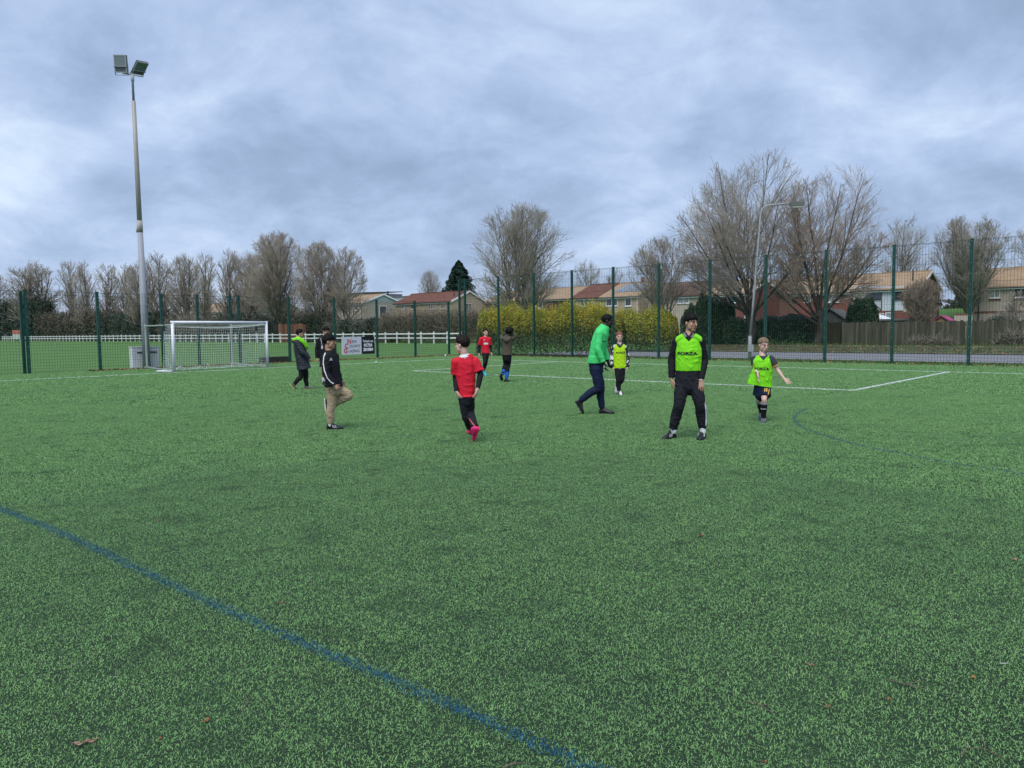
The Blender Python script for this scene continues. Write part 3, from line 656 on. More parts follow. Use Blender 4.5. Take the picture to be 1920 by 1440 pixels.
# ------------------------------------------------------------------ garden structures and fences beyond the road
def garden_fence(label, px0, px1, v, ytop, mat, bw=.15, cap=True, var=.05, name='garden_fence'):
    A, B = on_v(px0, v), on_v(px1, v); u0, u1 = to_uv(*A)[0], to_uv(*B)[0]; L = u1-u0; zg = ground_z(*A)-.03
    h = zpix((px0+px1)/2, ytop, ((A[1]+B[1])/2))-zg
    o = empty(name, (*A, zg), ANG, label, 'fence'); n = min(290, int(L/bw)); w = L/n
    ms = []
    rnd = random.Random(int(px0))
    for k in range(10):
        mb = MB(); mb.box(.004, w-.004, -.012, .012, 0, h*(1+rnd.uniform(-var, var*.2))); me = bpy.data.meshes.new('board'); me.from_pydata(mb.V, [], mb.F); me.materials.append(mat); ms.append(me)
    for k in range(n):
        b = link('board', ms[rnd.randrange(10)], o); b.location = (k*w, rnd.uniform(-.014, .014), 0); b.rotation_euler = (0, rnd.uniform(-.008, .008), 0)
    for z in (.3, h-.3): mb = MB(); mb.box(0, L, .03, .08, z, z+.09); mb.build('rail', mat, o)
    for k in range(int(L/2.4)+1): mb = MB(); mb.box(k*2.4-.05, k*2.4+.05, .085, .18, 0, h+.02); mb.build('post', mat, o)
    return o
WOODF = M('weathered_boards', (.115, .10, .07), .9, col2=(.20, .17, .12), scale=1.4, stretch=(3, 3, .4), island=.0, bump=.4)
# give every board its own tone
def board_mat(name, c1, c2):
    m = M(name, c1, .9, col2=c2, scale=2.2, stretch=(4, 4, .35)); nt = m.node_tree; b = nt.nodes['Principled BSDF']; src = b.inputs['Base Color'].links[0].from_socket
    oi = nt.nodes.new('ShaderNodeObjectInfo'); mr = nt.nodes.new('ShaderNodeMapRange'); nt.links.new(oi.outputs['Random'], mr.inputs[0]); mr.inputs[3].default_value = .55; mr.inputs[4].default_value = 1.35
    x = nt.nodes.new('ShaderNodeMix'); x.data_type = 'RGBA'; x.blend_type = 'MULTIPLY'; x.inputs[0].default_value = 1; nt.links.new(src, x.inputs[6]); nt.links.new(mr.outputs[0], x.inputs[7]); nt.links.new(x.outputs[2], b.inputs['Base Color']); return m
BOARD = board_mat('garden_board', (.058, .056, .036), (.115, .105, .073))
garden_fence('long weathered board fence along the gardens on the right', 1579, 2010, 24.2, 601, BOARD)
garden_fence('short dark mossy panel fence beside the leaning tree', 1512, 1578, 24.6, 604, board_mat('dark_board', (.03, .03, .018), (.085, .075, .03)), bw=.3)
garden_fence('reddish brown panel fence beyond the white rails', 522, 574, 25.0, 607, board_mat('red_board', (.13, .055, .03), (.19, .08, .045)), bw=.35)
def box_hut(name, label, cat, px0, px1, v, ywall, ypeak, D, wallm, roofm, gable_front=True):
    A, B = on_v(px0, v), on_v(px1, v); L = to_uv(*B)[0]-to_uv(*A)[0]; zg = ground_z(*A)-.02; Ym = (A[1]+B[1])/2
    h = zpix(px0, ywall, Ym)-zg; p = zpix(px0, ypeak, Ym)-zg; o = empty(name, (*A, zg), ANG, label, cat)
    mb = MB(); V = [(0, 0, 0), (L, 0, 0), (L, D, 0), (0, D, 0), (0, 0, h), (L, 0, h), (L, D, h), (0, D, h), (L/2, 0, p), (L/2, D, p)]
    mb.add(V, [(0, 1, 5, 8, 4), (2, 3, 7, 9, 6), (1, 2, 6, 5), (3, 0, 4, 7)]); mb.build('wall', wallm, o)
    n = 14; t = L/n
    for k in range(n):
        q = MB(); xm = t*(k+.5); zt = h+(p-h)*(1-abs(xm-L/2)/(L/2))-.06; q.box(k*t+.006, k*t+t-.006, -.03, -.002, 0, zt); q.build('board', wallm, o)
    mb = MB(); mb.bar((-.1, D/2, h+.03), (L/2, D/2, p+.06), D+.3, .06, up=(0, 0, 1)); mb.bar((L/2, D/2, p+.06), (L+.1, D/2, h+.03), D+.3, .06, up=(0, 0, 1)); mb.build('roof', roofm, o)
    return o
box_hut('garden_shed', 'grey boarded garden shed with a low gable', 'shed', 1530, 1583, 30, 600, 581, 2.4, M('grey_shed_board', (.13, .13, .13), .8, var=.15), M('felt_roof', (.09, .088, .085), .9))
box_hut('playhouse', 'child playhouse with a pink roof edge behind the garden fence', 'playhouse', 1752, 1778, 29, 603, 594, 1.4, M('playhouse_wood', (.38, .26, .15), .8), M('pink_board', (.36, .05, .16), .6))
def gazebo():
    A = on_v(1617, 34); B = on_v(1668, 34); L = to_uv(*B)[0]-to_uv(*A)[0]; zg = ground_z(*A); Y = A[1]
    zt = lambda py: zpix(1640, py, Y)-zg
    o = empty('garden_gazebo', (*A, zg), ANG, 'white fabric gazebo roof showing over the garden fence', 'gazebo')
    mb = MB(); a, b = zt(601), zt(586); mb.add([(0, 0, a), (L, 0, a), (L, L, a), (0, L, a), (L*.3, L/2, b)], [(0, 1, 4), (1, 2, 4), (2, 3, 4), (3, 0, 4)]); mb.build('canopy', M('white_canvas', (.75, .76, .8), .7), o)
    for x in (0, L):
        for y in (0, L): mb = MB(); mb.box(x-.03, x+.03, y-.03, y+.03, 0, a-.01); mb.build('pole', UPVC, o)
    A = on_v(1646, 28); B = on_v(1704, 28); L = to_uv(*B)[0]-to_uv(*A)[0]; zg = ground_z(*A); h = zpix(1670, 598, A[1])-zg
    o = empty('flat_roof_shed', (*A, zg), ANG, 'low shed with a flat grey roof behind the garden fence', 'shed')
    mb = MB(); mb.box(0, L, 0, 2, 0, h-.12); mb.build('wall', M('grey_shed_board', (0, 0, 0)), o); mb = MB(); mb.box(-.12, L+.12, -.15, 2.1, h-.119, h); mb.build('roof', M('pale_felt', (.22, .23, .25), .8), o)
    A = on_v(1788, 40); B = on_v(1822, 40); L = to_uv(*B)[0]-to_uv(*A)[0]; zg = ground_z(*A); h = zpix(1800, 588, A[1])-zg
    o = empty('garden_wall', (*A, zg), ANG, 'pale garden wall with a red coping near the right hand house', 'wall')
    mb = MB(); mb.box(0, L, 0, .25, 0, h-.1); mb.build('wall_face', BEIGE, o); mb = MB(); mb.box(-.03, L+.03, -.04, .29, h-.099, h); mb.build('coping', BRICK, o)
    A = on_v(1326, 26.4); B = on_v(1354, 26.4); L = to_uv(*B)[0]-to_uv(*A)[0]; zg = ground_z(*A); h = zpix(1340, 601, A[1])-zg
    o = empty('concrete_garage', (*A, zg), ANG, 'plain pale concrete garage wall under the ivy shrub', 'garage')
    mb = MB(); mb.box(0, L, 0, 2.5, 0, h); mb.build('wall', M('garage_concrete', (.24, .23, .21), .9, var=.15), o); mb = MB(); mb.box(-.1, L+.1, -.1, 2.6, h+.002, h+.12); mb.build('roof', M('felt_roof', (0, 0, 0)), o)
gazebo()
# ------------------------------------------------------------------ bare trees
BARK = M('bark', (.10, .09, .072), .95, col2=(.165, .15, .118), scale=3, stretch=(2, 2, .6), bump=.5, bscale=12)
BARKD = M('dark_bark', (.038, .034, .028), .95, col2=(.085, .077, .062), scale=3, stretch=(2, 2, .6), bump=.5, bscale=12)
TWIG = M('twigs', (.31, .27, .22), .9, col2=(.41, .365, .305), scale=.7)
TWIGF = M('far_twigs', (.34, .285, .235), .9, col2=(.44, .38, .32), scale=.5)
TWIGB = M('twigs_reddish', (.31, .245, .185), .9, col2=(.41, .33, .255), scale=.7)
IVY = M('ivy_leaf', (.012, .034, .014), .5, island=.5, trans=.15)
def tubes(P, R, n):
    """P (N,k,3), R (N,k) -> verts, quads of N tapered tubes"""
    N, k, _ = P.shape
    ch = nrm(P[:, -1]-P[:, 0]); ref = np.where(np.abs(ch[:, 2:3]) > .9, np.array([[1., 0, 0]]), np.array([[0, 0, 1.]])); a = nrm(np.cross(ch, ref)); b = np.cross(ch, a)
    an = np.arange(n)*2*np.pi/n
    off = a[:, None, None, :]*np.cos(an)[None, None, :, None]+b[:, None, None, :]*np.sin(an)[None, None, :, None]
    V = P[:, :, None, :]+R[:, :, None, None]*off
    i = np.arange(N)[:, None, None]*k*n; j = np.arange(k-1)[None, :, None]*n; q = np.arange(n)[None, None, :]; q2 = (q+1) % n
    F = np.stack([i+j+q, i+j+q2, i+j+n+q2, i+j+n+q], -1).reshape(-1, 4)
    return V.reshape(-1, 3), F
def grow(P, R, m, ratio, ang, trange, up, k, jit, rng, taper=.55, r0=.62, tpow=.6, rmin=.004):
    N, kk, _ = P.shape; idx = np.repeat(np.arange(N), m); c = np.tile(np.arange(m), N)
    t = trange[0]+(trange[1]-trange[0])*(c+rng.uniform(0, 1, len(c)))/m
    s = t*(kk-1); i = np.minimum(s.astype(int), kk-2); f = (s-i)[:, None]
    p = P[idx, i]*(1-f)+P[idx, i+1]*f; tan = nrm(P[idx, i+1]-P[idx, i]); r = (R[idx, i]*(1-f[:, 0])+R[idx, i+1]*f[:, 0])*r0
    az = c*2.4+rng.uniform(0, 6.28, N)[idx]+rng.normal(0, .5, len(c))
    e = nrm(np.cross(tan, rng.normal(0, 1, tan.shape))); g = np.cross(tan, e); pd = e*np.cos(az)[:, None]+g*np.sin(az)[:, None]
    A = rng.uniform(*ang, len(c))[:, None]; d = nrm(tan*np.cos(A)+pd*np.sin(A))
    Lp = np.linalg.norm(np.diff(P, axis=1), axis=2).sum(1)[idx]; Ln = Lp*rng.uniform(*ratio, len(c))*(1-tpow*t)
    pts = [p]; step = (Ln/(k-1))[:, None]
    for q in range(k-1):
        d = nrm(d+np.array([0, 0, up])+rng.normal(0, jit, d.shape)); pts.append(pts[-1]+d*step)
    Q = np.stack(pts, 1); RR = np.maximum(r[:, None]*(1-taper*np.linspace(0, 1, k))[None, :], rmin); return Q, RR
def envelope(Q, H, Wd, lo):
    """0 on the axis, 1 on the outline of the crown"""
    zc = .50*H; z = Q[..., 2]; r = np.hypot(Q[..., 0], Q[..., 1])/(Wd/2)
    up = np.clip((z-zc)/(H-zc), 0, 3); dn = np.clip((zc-z)/(zc-lo*H), 0, 3)
    return np.maximum(np.where(z > zc, (r**2.1+up**2.1)**(1/2.1), (np.clip(r, 0, 9)**2.6+(.92*dn)**3.2)**(1/2.8)), 1e-3)
def prune(P, R, H, Wd, lo, rng, slack=.05):
    """shorten what would grow out of the crown's outline"""
    lim = 1+rng.normal(0, slack, len(P)); b = envelope(P[:, 0], H, Wd, lo); t = envelope(P[:, -1], H, Wd, lo)
    f = np.where(t > lim, np.clip((lim-b)/np.maximum(t-b, 1e-3), .06, 1), 1.0); Q = P[:, :1]+(P-P[:, :1])*f[:, None, None]; k = b < lim+.06
    return Q[k], R[k]
def bare_tree_mesh(seed, H, Wd, style, dens=1.0, twig=TWIG, rt=.006, thick=1.0, lo=.16, fine=3):
    rng = np.random.default_rng(seed); tr = []; cr = []
    k = 9; z = np.linspace(0, 1, k)
    if style == 'vase':                         # several stems from the foot
        n = 6; az = np.arange(n)*2*np.pi/n+rng.uniform(0, .6, n); sp = rng.uniform(.08, .60, n)*Wd/2/H
        P = np.stack([np.stack([np.cos(a)*s*z**.85, np.sin(a)*s*z**.85, z*rng.uniform(.86, 1)*.97], 1) for a, s in zip(az, sp)])*H+rng.normal(0, .006*H, (n, k, 3))*z[None, :, None]
        R = np.outer(np.full(n, .0105*H), (1-.9*z)); m1, ra1, a1 = 17, (.30, .46), (.5, .95)
    elif style == 'broad':                      # short bole, heavy spreading limbs
        P0 = np.stack([.015*np.sin(z*4)*H, .01*np.cos(z*3)*H, z*.20*H], 1)[None]; R0 = np.linspace(.023, .020, k)[None]*H; tr.append((P0, R0, 10))
        P, R = grow(P0, R0, 12, (3.2, 4.3), (.12, 1.12), (.45, 1.0), .055, k, .05, rng, taper=.9, r0=.42, tpow=.0); m1, ra1, a1 = 14, (.30, .50), (.45, .95)
    elif style == 'upright':                    # one leader, sometimes a twin
        P = np.stack([.02*np.sin(z*5+seed)*H, .02*np.cos(z*4+seed)*H, z*.97*H], 1)[None]; R = (.0125*H*(1-.9*z))[None]
        P = np.concatenate([P, P*np.array([1, 1, .9])+np.stack([.10*H*z**1.3, .05*H*z, 0*z], 1)[None], P*np.array([1, 1, .85])+np.stack([-.09*H*z**1.3, -.05*H*z, 0*z], 1)[None]]); R = np.concatenate([R, R*.75, R*.65]); m1, ra1, a1 = 19, (.26, .44), (.5, 1.0)
    else:                                       # pollard: many rods from a stump
        P0 = np.stack([0*z, 0*z, z*.13*H], 1)[None]; R0 = np.linspace(.030, .036, k)[None]*H; tr.append((P0, R0, 10))
        P, R = grow(P0, R0, 20, (6.0, 7.4), (.06, .62), (.6, 1.0), .06, k, .03, rng, taper=.85, r0=.26, tpow=.0); m1, ra1, a1 = 9, (.22, .40), (.25, .6)
    R = R*thick; P, R = prune(P, R, H, Wd, -.6, rng, .03); tr.append((P, R, 8))
    P1, R1 = grow(P, R, m1, ra1, a1, (.14, .98), .05, 6, .045, rng, tpow=.35, rmin=rt*1.6); P1, R1 = prune(P1, R1, H, Wd, lo, rng); (cr if style == 'broad' else tr).append((P1, R1, 5))
    P2, R2 = grow(P1, R1, 8, (.42, .72), (.4, .85), (.12, .97), .06, 5, .04, rng, tpow=.4, rmin=rt*1.25); P2, R2 = prune(P2, R2, H, Wd, lo, rng); cr.append((P2, R2, 4))
    P3, R3 = grow(P2, R2, max(3, int(6*dens)), (.45, .8), (.35, .75), (.12, 1), .08, 4, .035, rng, tpow=.35, rmin=rt); P3, R3 = prune(P3, R3, H, Wd, lo, rng); cr.append((P3, R3, 3))
    if dens >= .6:
        P4, R4 = grow(P3, R3, fine, (.5, .95), (.25, .6), (.1, 1), .10, 3, .03, rng, tpow=.3, rmin=rt*.8); P4, R4 = prune(P4, R4, H, Wd, lo, rng, .07); cr.append((P4, R4, 3))
    def fin(lst, mat, nm):
        Vs = []; Fs = []; o = 0
        for P_, R_, n_ in lst:
            V_, F_ = tubes(P_, R_, n_); Vs.append(V_); Fs.append(F_+o); o += len(V_)
        V_ = np.concatenate(Vs); F_ = np.concatenate(Fs); me = bpy.data.meshes.new(nm); me.vertices.add(len(V_)); me.vertices.foreach_set('co', V_.ravel()); me.loops.add(F_.size); me.loops.foreach_set('vertex_index', F_.ravel().astype(np.int32))
        me.polygons.add(len(F_)); me.polygons.foreach_set('loop_start', np.arange(len(F_), dtype=np.int32)*4); me.update(calc_edges=True); me.materials.append(mat); me.shade_smooth(); return me
    print(seed, style, [len(c[0]) for c in tr+cr])
    return fin(tr, BARKD if style == 'broad' else BARK, 'trunk'), fin(cr, twig, 'crown')
def place_tree(meshes, loc, rz, label, group=None, scale=(1, 1, 1), name='bare_tree', cat='tree', tilt=(0, 0)):
    o = empty(name, loc, rz, label, cat, group); o.rotation_euler = (tilt[0], tilt[1], rz)
    t = link('trunk', meshes[0], o); c = link('crown', meshes[1], o); t.scale = scale; c.scale = scale; return o
def tree_dims(px, v, ytop, pxw):
    p = on_v(px, v); z = ground_z(*p); H = zpix(px, ytop, p[1])-z; return (p[0], p[1], z-.05), H, pxw*p[1]/FOC
def single(px, v, ytop, pxw, style, seed, label, dens=1.0, twig=TWIG, tilt=(0, 0), rt=.006, base=None, group=None, lo=.16, fine=3):
    loc, H, Wd = tree_dims(px, v, ytop, pxw); m = bare_tree_mesh(seed, H, Wd, style, dens, twig, rt, 1.0, lo, fine)
    if base is not None: b = on_v(base, v); loc = (b[0], b[1], loc[2])
    return place_tree(m, loc, 0, label, group, tilt=tilt)
single(978, 25, 384, 222, 'vase', 11, 'large multi stemmed bare tree rising behind the yellow hedge', rt=.0065)
single(1243, 23, 442, 150, 'vase', 12, 'medium bare tree at the right end of the yellow hedge', .8, lo=.25, fine=2)
single(1405, 22.6, 284, 300, 'broad', 13, 'biggest broad bare tree with dark trunk behind the street lamp', .9, rt=.0055, lo=.26)
single(1585, 24.0, 300, 225, 'broad', 14, 'tall brownish bare tree with leaning trunk right of the lamp', twig=TWIGB, dens=.9, base=1532, tilt=(0, .10), rt=.0055, lo=.24)
single(1690, 75, 404, 118, 'upright', 15, 'pale bare tree rising behind the brick gable house', .8)
single(1815, 60, 401, 165, 'pollard', 16, 'fan shaped bare tree with many upright stems by the right hand house')
single(1935, 70, 412, 130, 'upright', 17, 'bare tree cut by the right edge above the beige house', .8)
single(1098, 80, 487, 84, 'upright', 18, 'small bare tree above the brown roof in the middle', .7)
single(1155, 95, 498, 55, 'upright', 19, 'faint small bare tree above the solar panel roof', .6)
single(808, 75, 504, 52, 'vase', 20, 'small bare tree left of the dark conifer', .6)
single(1725, 26.5, 520, 92, 'pollard', 21, 'low pollarded tree with brown rods behind the garden fence', .6, TWIGB)
single(1905, 26, 540, 60, 'upright', 22, 'thin young bare tree before the right hand house', .4)
# the row behind the white rails
VAR = [bare_tree_mesh(40+i, 17, 10, st, .62, TWIGF, .016, thick=1.6, fine=1) for i, st in enumerate(('upright', 'vase', 'upright', 'vase'))]
row = [(-12, 508, 70, 1, 'bare tree at the far left edge of the row'), (66, 491, 105, 3, 'rounded bare tree beside the left corner post of the fence'), (138, 486, 62, 0, 'slim bare tree third from the left in the row'),
       (166, 490, 60, 2, 'slim twin of the bare trees left of the mast'), (206, 492, 66, 0, 'bare tree just left of the floodlight mast'), (238, 494, 60, 2, 'bare tree right behind the floodlight mast'),
       (268, 486, 60, 1, 'narrow bare tree touching the right side of the mast'), (306, 473, 82, 2, 'bare tree above the left goalpost'), (352, 474, 72, 1, 'bare tree above the left half of the goal'),
       (388, 472, 64, 0, 'bare tree above the middle of the goal'), (432, 466, 78, 2, 'bare tree above the right half of the goal'), (470, 470, 66, 1, 'narrow bare tree just left of the tallest one in the row')]
for k, (px, yt, w, vi, lab) in enumerate(row):
    loc, H, Wd = tree_dims(px, 27+(k % 3)*2.2, yt, w); place_tree(VAR[vi], loc, k*1.3, lab, 'bare trees behind the white rail fence', (Wd/10*1.08, Wd/10*1.08, H/17))
single(522, 27, 433, 140, 'vase', 31, 'tallest bare tree of the row behind the white rails', 1.0, TWIGF, rt=.012, group='bare trees behind the white rail fence')
single(600, 29, 451, 104, 'vase', 32, 'bare tree between the tallest one and the gabled house', .7, TWIGF, rt=.012, group='bare trees behind the white rail fence')
single(652, 31, 460, 86, 'upright', 33, 'last bare tree on the right of the row before the gabled house', .7, TWIGF, rt=.012, group='bare trees behind the white rail fence')

# ------------------------------------------------------------------ foliage masses: leaf faces and twigs through a volume
def leaf_quads(C, Nrm, size, rng):
    n = len(C); t = nrm(np.cross(Nrm, rng.normal(0, 1, (n, 3)))); b = np.cross(Nrm, t); s = size*rng.uniform(.6, 1.3, n)[:, None]
    V = np.stack([C-t*s, C-b*s*.55, C+t*s, C+b*s*.55], 1).reshape(-1, 3); i = np.arange(n)*4; F = np.stack([i, i+1, i+2, i+3], 1); return V, F
def quick_mesh(name, V, F, mat, parent):
    me = bpy.data.meshes.new(name); k = F.shape[1]; me.vertices.add(len(V)); me.vertices.foreach_set('co', V.ravel()); me.loops.add(F.size); me.loops.foreach_set('vertex_index', F.ravel().astype(np.int32))
    me.polygons.add(len(F)); me.polygons.foreach_set('loop_start', np.arange(len(F), dtype=np.int32)*k); me.update(calc_edges=True); me.materials.append(mat); return link(name, me, parent)
def mass_points(L, D, H, n, rng, rough=.25, shell=.75, seed=0, ends=True):
    """points in a lumpy hedge volume: x 0..L, y 0..D, z 0..H(x,y)"""
    x = rng.uniform(0, L, n); a = rng.uniform(0, np.pi, n); q = 1-(rng.uniform(0, 1, n)**1.6)*(1-shell)*1.6
    q = np.clip(q, .12, 1.0)
    c = np.cos(a); s = np.sin(a); pw = .55
    yy = np.sign(c)*np.abs(c)**pw; zz = np.abs(s)**pw
    ph = seed*1.7
    lump = 1+rough*(.45*np.sin(x*1.1+ph)+.35*np.sin(x*2.7+1.3*ph+yy*2)+.30*np.sin(x*5.3+zz*6+ph)+.2*np.sin(x*11+yy*7))*.6
    if ends: e = np.clip(np.minimum(x, L-x)/(D*.55), 0, 1); ef = np.sqrt(np.clip(1-(1-e)**2, .02, 1))
    else: ef = 1
    y = D/2+D/2*yy*q*ef*np.clip(lump, .6, 1.4); z = H*zz*q*lump*(.35+.65*ef)
    Nn = nrm(np.stack([rng.normal(0, .5, n), yy+rng.normal(0, .6, n), zz+rng.normal(0, .6, n)], 1)); return np.stack([x, y, np.maximum(z, .02)], 1), Nn
def thicket(name, label, cat, loc, rz, L, D, H, layers, n_twigs=0, twig=TWIGB, seed=1, rough=.25, group=None, twig_len=.8, sprigs=None):
    rng = np.random.default_rng(seed); o = empty(name, loc, rz, label, cat, group)
    for nm, n, size, mat, (z0, z1) in layers:
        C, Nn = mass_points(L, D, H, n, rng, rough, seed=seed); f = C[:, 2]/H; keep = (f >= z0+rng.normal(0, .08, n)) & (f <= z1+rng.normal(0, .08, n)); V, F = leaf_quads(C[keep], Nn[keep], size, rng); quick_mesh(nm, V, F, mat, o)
    if sprigs:                                    # upright shoots standing out of the top
        ns, mat, hs = sprigs; m = 11; C, Nn = mass_points(L, D, H, ns*3, rng, rough, shell=.9, seed=seed); C = C[C[:, 2] > H*.8][:ns]; k = len(C); t = np.tile(np.linspace(-.25, 1, m), k); hh = np.repeat(hs*rng.uniform(.3, 1.2, k), m); b = np.repeat(C, m, 0); lean = np.repeat(rng.normal(0, .16, (k, 2)), m, 0)
        Q = b+np.c_[lean*(t*hh)[:, None]+rng.normal(0, .018, (k*m, 2)), t*hh]; V, F = leaf_quads(Q, nrm(rng.normal(0, 1, (k*m, 3))), .042, rng); quick_mesh('shoots', V, F, mat, o)
    if n_twigs:
        C, Nn = mass_points(L, D, H, n_twigs, rng, rough, shell=.5, seed=seed); d = nrm(Nn+np.array([0, 0, .7])); k = 4; l = twig_len*rng.uniform(.5, 1.4, n_twigs)[:, None]
        pts = [C-d*l*.6]
        for q in range(k-1): d = nrm(d+rng.normal(0, .22, d.shape)); pts.append(pts[-1]+d*l/(k-1)*1.2)
        P = np.stack(pts, 1); P[:, :, 2] = np.maximum(P[:, :, 2], .01); V, F = tubes(P, np.tile(np.linspace(.011, .005, k), (n_twigs, 1)), 3); quick_mesh('twigs', V, F, twig, o)
    return o
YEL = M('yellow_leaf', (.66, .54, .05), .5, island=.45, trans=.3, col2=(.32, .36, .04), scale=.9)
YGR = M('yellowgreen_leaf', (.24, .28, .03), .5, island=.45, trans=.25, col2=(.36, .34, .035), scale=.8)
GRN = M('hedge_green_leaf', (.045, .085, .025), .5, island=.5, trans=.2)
DGR = M('dark_evergreen_leaf', (.020, .046, .023), .45, island=.5, trans=.12)
BRM = M('bramble_leaf', (.062, .062, .032), .6, island=.55, trans=.15, col2=(.105, .078, .048), scale=.7)
def along(px0, px1, v): A, B = on_v(px0, v), on_v(px1, v); return A, to_uv(*B)[0]-to_uv(*A)[0]
def H_at(px, v, y): p = on_v(px, v); return zpix(px, y, p[1])-ground_z(*p)
def gz(A, d=.05): return (A[0], A[1], ground_z(*A)-d)
A, L = along(880, 1152, 5.75)
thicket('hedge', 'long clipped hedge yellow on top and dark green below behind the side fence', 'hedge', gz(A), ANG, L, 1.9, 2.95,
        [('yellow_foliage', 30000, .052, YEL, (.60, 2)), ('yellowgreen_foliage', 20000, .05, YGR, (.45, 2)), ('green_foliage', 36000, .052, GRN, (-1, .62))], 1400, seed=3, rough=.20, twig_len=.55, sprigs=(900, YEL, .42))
A, L = along(1128, 1246, 15.2)
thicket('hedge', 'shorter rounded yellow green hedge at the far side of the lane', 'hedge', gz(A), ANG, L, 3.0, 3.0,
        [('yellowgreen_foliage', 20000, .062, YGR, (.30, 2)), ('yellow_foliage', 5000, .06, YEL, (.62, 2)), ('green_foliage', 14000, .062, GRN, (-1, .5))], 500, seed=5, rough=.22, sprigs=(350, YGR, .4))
A, L = along(690, 884, 24.5)
thicket('bramble_thicket', 'brown and green bramble thicket behind the right end of the white rails', 'thicket', gz(A), ANG, L, 5, 4.0,
        [('green_foliage', 22000, .10, BRM, (-1, .8)), ('dark_foliage', 7000, .10, DGR, (-1, .7))], 9000, TWIGB, seed=6, rough=.22)
specs = [(592, 705, 25.5, 602, 'DG', 'low dark thicket before the gabled house'), (468, 590, 26, 582, 'IVY', 'tall ivy covered thicket under the tallest bare tree'), (392, 472, 26, 592, 'DG', 'low dark thicket behind the right half of the goal'),
         (290, 398, 26, 594, 'BR', 'brown thicket behind the left half of the goal'), (180, 296, 26, 590, 'DG', 'dark green thicket behind the floodlight mast'), (62, 190, 26, 584, 'BR', 'tall brown twiggy thicket behind the left corner of the fence'), (-70, 70, 26, 572, 'DG', 'dark green thicket at the far left edge')]
for k, (a, b, v, yt, kind, lab) in enumerate(specs):
    A, L = along(a, b, v); H = H_at((a+b)/2, v, yt); dens = 1.0
    q = max(1.0, L*H/110.); sz = min(2.0, q**.5); q = min(q, 2.2); n_ = lambda n: int(n*q)
    lay = {'DG': [('dark_foliage', n_(15000), .17*sz, DGR, (-1, 2)), ('brown_foliage', n_(7000), .14*sz, BRM, (-1, 2))], 'IVY': [('dark_foliage', n_(15000), .15*sz, IVY, (-1, .8)), ('brown_foliage', n_(8000), .14*sz, BRM, (-1, 2))], 'BR': [('brown_foliage', n_(13000), .15*sz, BRM, (-1, .95)), ('dark_foliage', n_(6000), .16*sz, DGR, (-1, .5))]}[kind]
    thicket('thicket', lab, 'thicket', gz(A), ANG, L, 5, H, lay, 5000 if kind == 'BR' else 2600, TWIG, seed=20+k, rough=.35, twig_len=1.6, group='thickets behind the white rail fence')
def shrub(px0, px1, v, yt, D, lab, lay, tw=400, seed=1, rough=.3, name='shrub', base=None):
    A, L = along(px0, px1, v); H = H_at((px0+px1)/2, v, yt); loc = gz(A); return thicket(name, lab, 'shrub', loc, ANG, L, D, H, lay, tw, TWIG, seed=seed, rough=rough)
EVG = M('evergreen_leaf', (.038, .088, .03), .45, island=.5, trans=.15)
shrub(1340, 1412, 22.4, 594, 3, 'lower evergreen shrub between the garage and the biggest bare tree', [('foliage', 9000, .075, EVG, (-1, 2)), ('dark_foliage', 4000, .075, DGR, (-1, .8))], 200, 60, .3)
shrub(1258, 1350, 22.0, 548, 4.0, 'large glossy evergreen shrub left of the biggest bare tree', [('foliage', 34000, .062, EVG, (-1, 2)), ('dark_foliage', 13000, .065, DGR, (-1, .8))], 500, 61, .35)
shrub(1392, 1545, 24.2, 592, 3, 'low dark green hedge behind the lamp and the leaning tree', [('foliage', 34000, .06, DGR, (-1, 2))], 300, 62, .18, 'dark_hedge')
shrub(1573, 1634, 26.2, 553, 3, 'pointed evergreen shrub behind the left end of the garden fence', [('foliage', 18000, .065, EVG, (-1, 2)), ('dark_foliage', 4000, .085, DGR, (-1, .8))], 200, 63, .3)
shrub(1838, 1905, 26.0, 580, 2.5, 'dark twiggy shrub before the right hand house', [('foliage', 4500, .07, DGR, (-1, .8))], 1300, 64, .3)
shrub(1762, 1790, 33, 586, 2.5, 'rounded green shrub beside the playhouse', [('foliage', 4000, .08, GRN, (-1, 2))], 100, 65, .2)
shrub(1868, 2000, 23.4, 622, 1.0, 'straggly bramble growing against the garden fence', [('foliage', 1800, .06, BRM, (-1, 2))], 500, 66, .5)
shrub(1700, 1790, 23.4, 636, .8, 'low bramble at the foot of the garden fence', [('foliage', 1100, .055, BRM, (-1, 2))], 350, 67, .5)
def conifer():
    loc, H, Wd = tree_dims(862, 70, 488, 128); rng = np.random.default_rng(5); o = empty('conifer', loc, 0, 'dark green conifer above the brown roofed house', 'tree')
    mb = MB(); mb.tube([(0, 0, 0), (0, 0, H*.97)], [.3, .03], 8); mb.build('trunk', BARK, o)
    n = 26000; h = rng.uniform(.06, 1, n)**.85; a = rng.uniform(0, 6.283, n); lay = .72+.28*np.abs(np.sin(h*34+a*1.5))+.12*np.sin(a*5+h*9); R = Wd/2*(1-h)**.68*lay; q = np.sqrt(rng.uniform(.25, 1, n))
    C = np.stack([np.cos(a)*R*q, np.sin(a)*R*q, h*H-.5*q*R*.35], 1); Nn = nrm(np.stack([np.cos(a)*.4+rng.normal(0, .5, n), np.sin(a)*.4+rng.normal(0, .5, n), np.full(n, .9)], 1)); V, F = leaf_quads(C, Nn, .19, rng); quick_mesh('foliage', V, F, M('conifer_needles', (.008, .038, .022), .6, island=.5), o)
conifer()
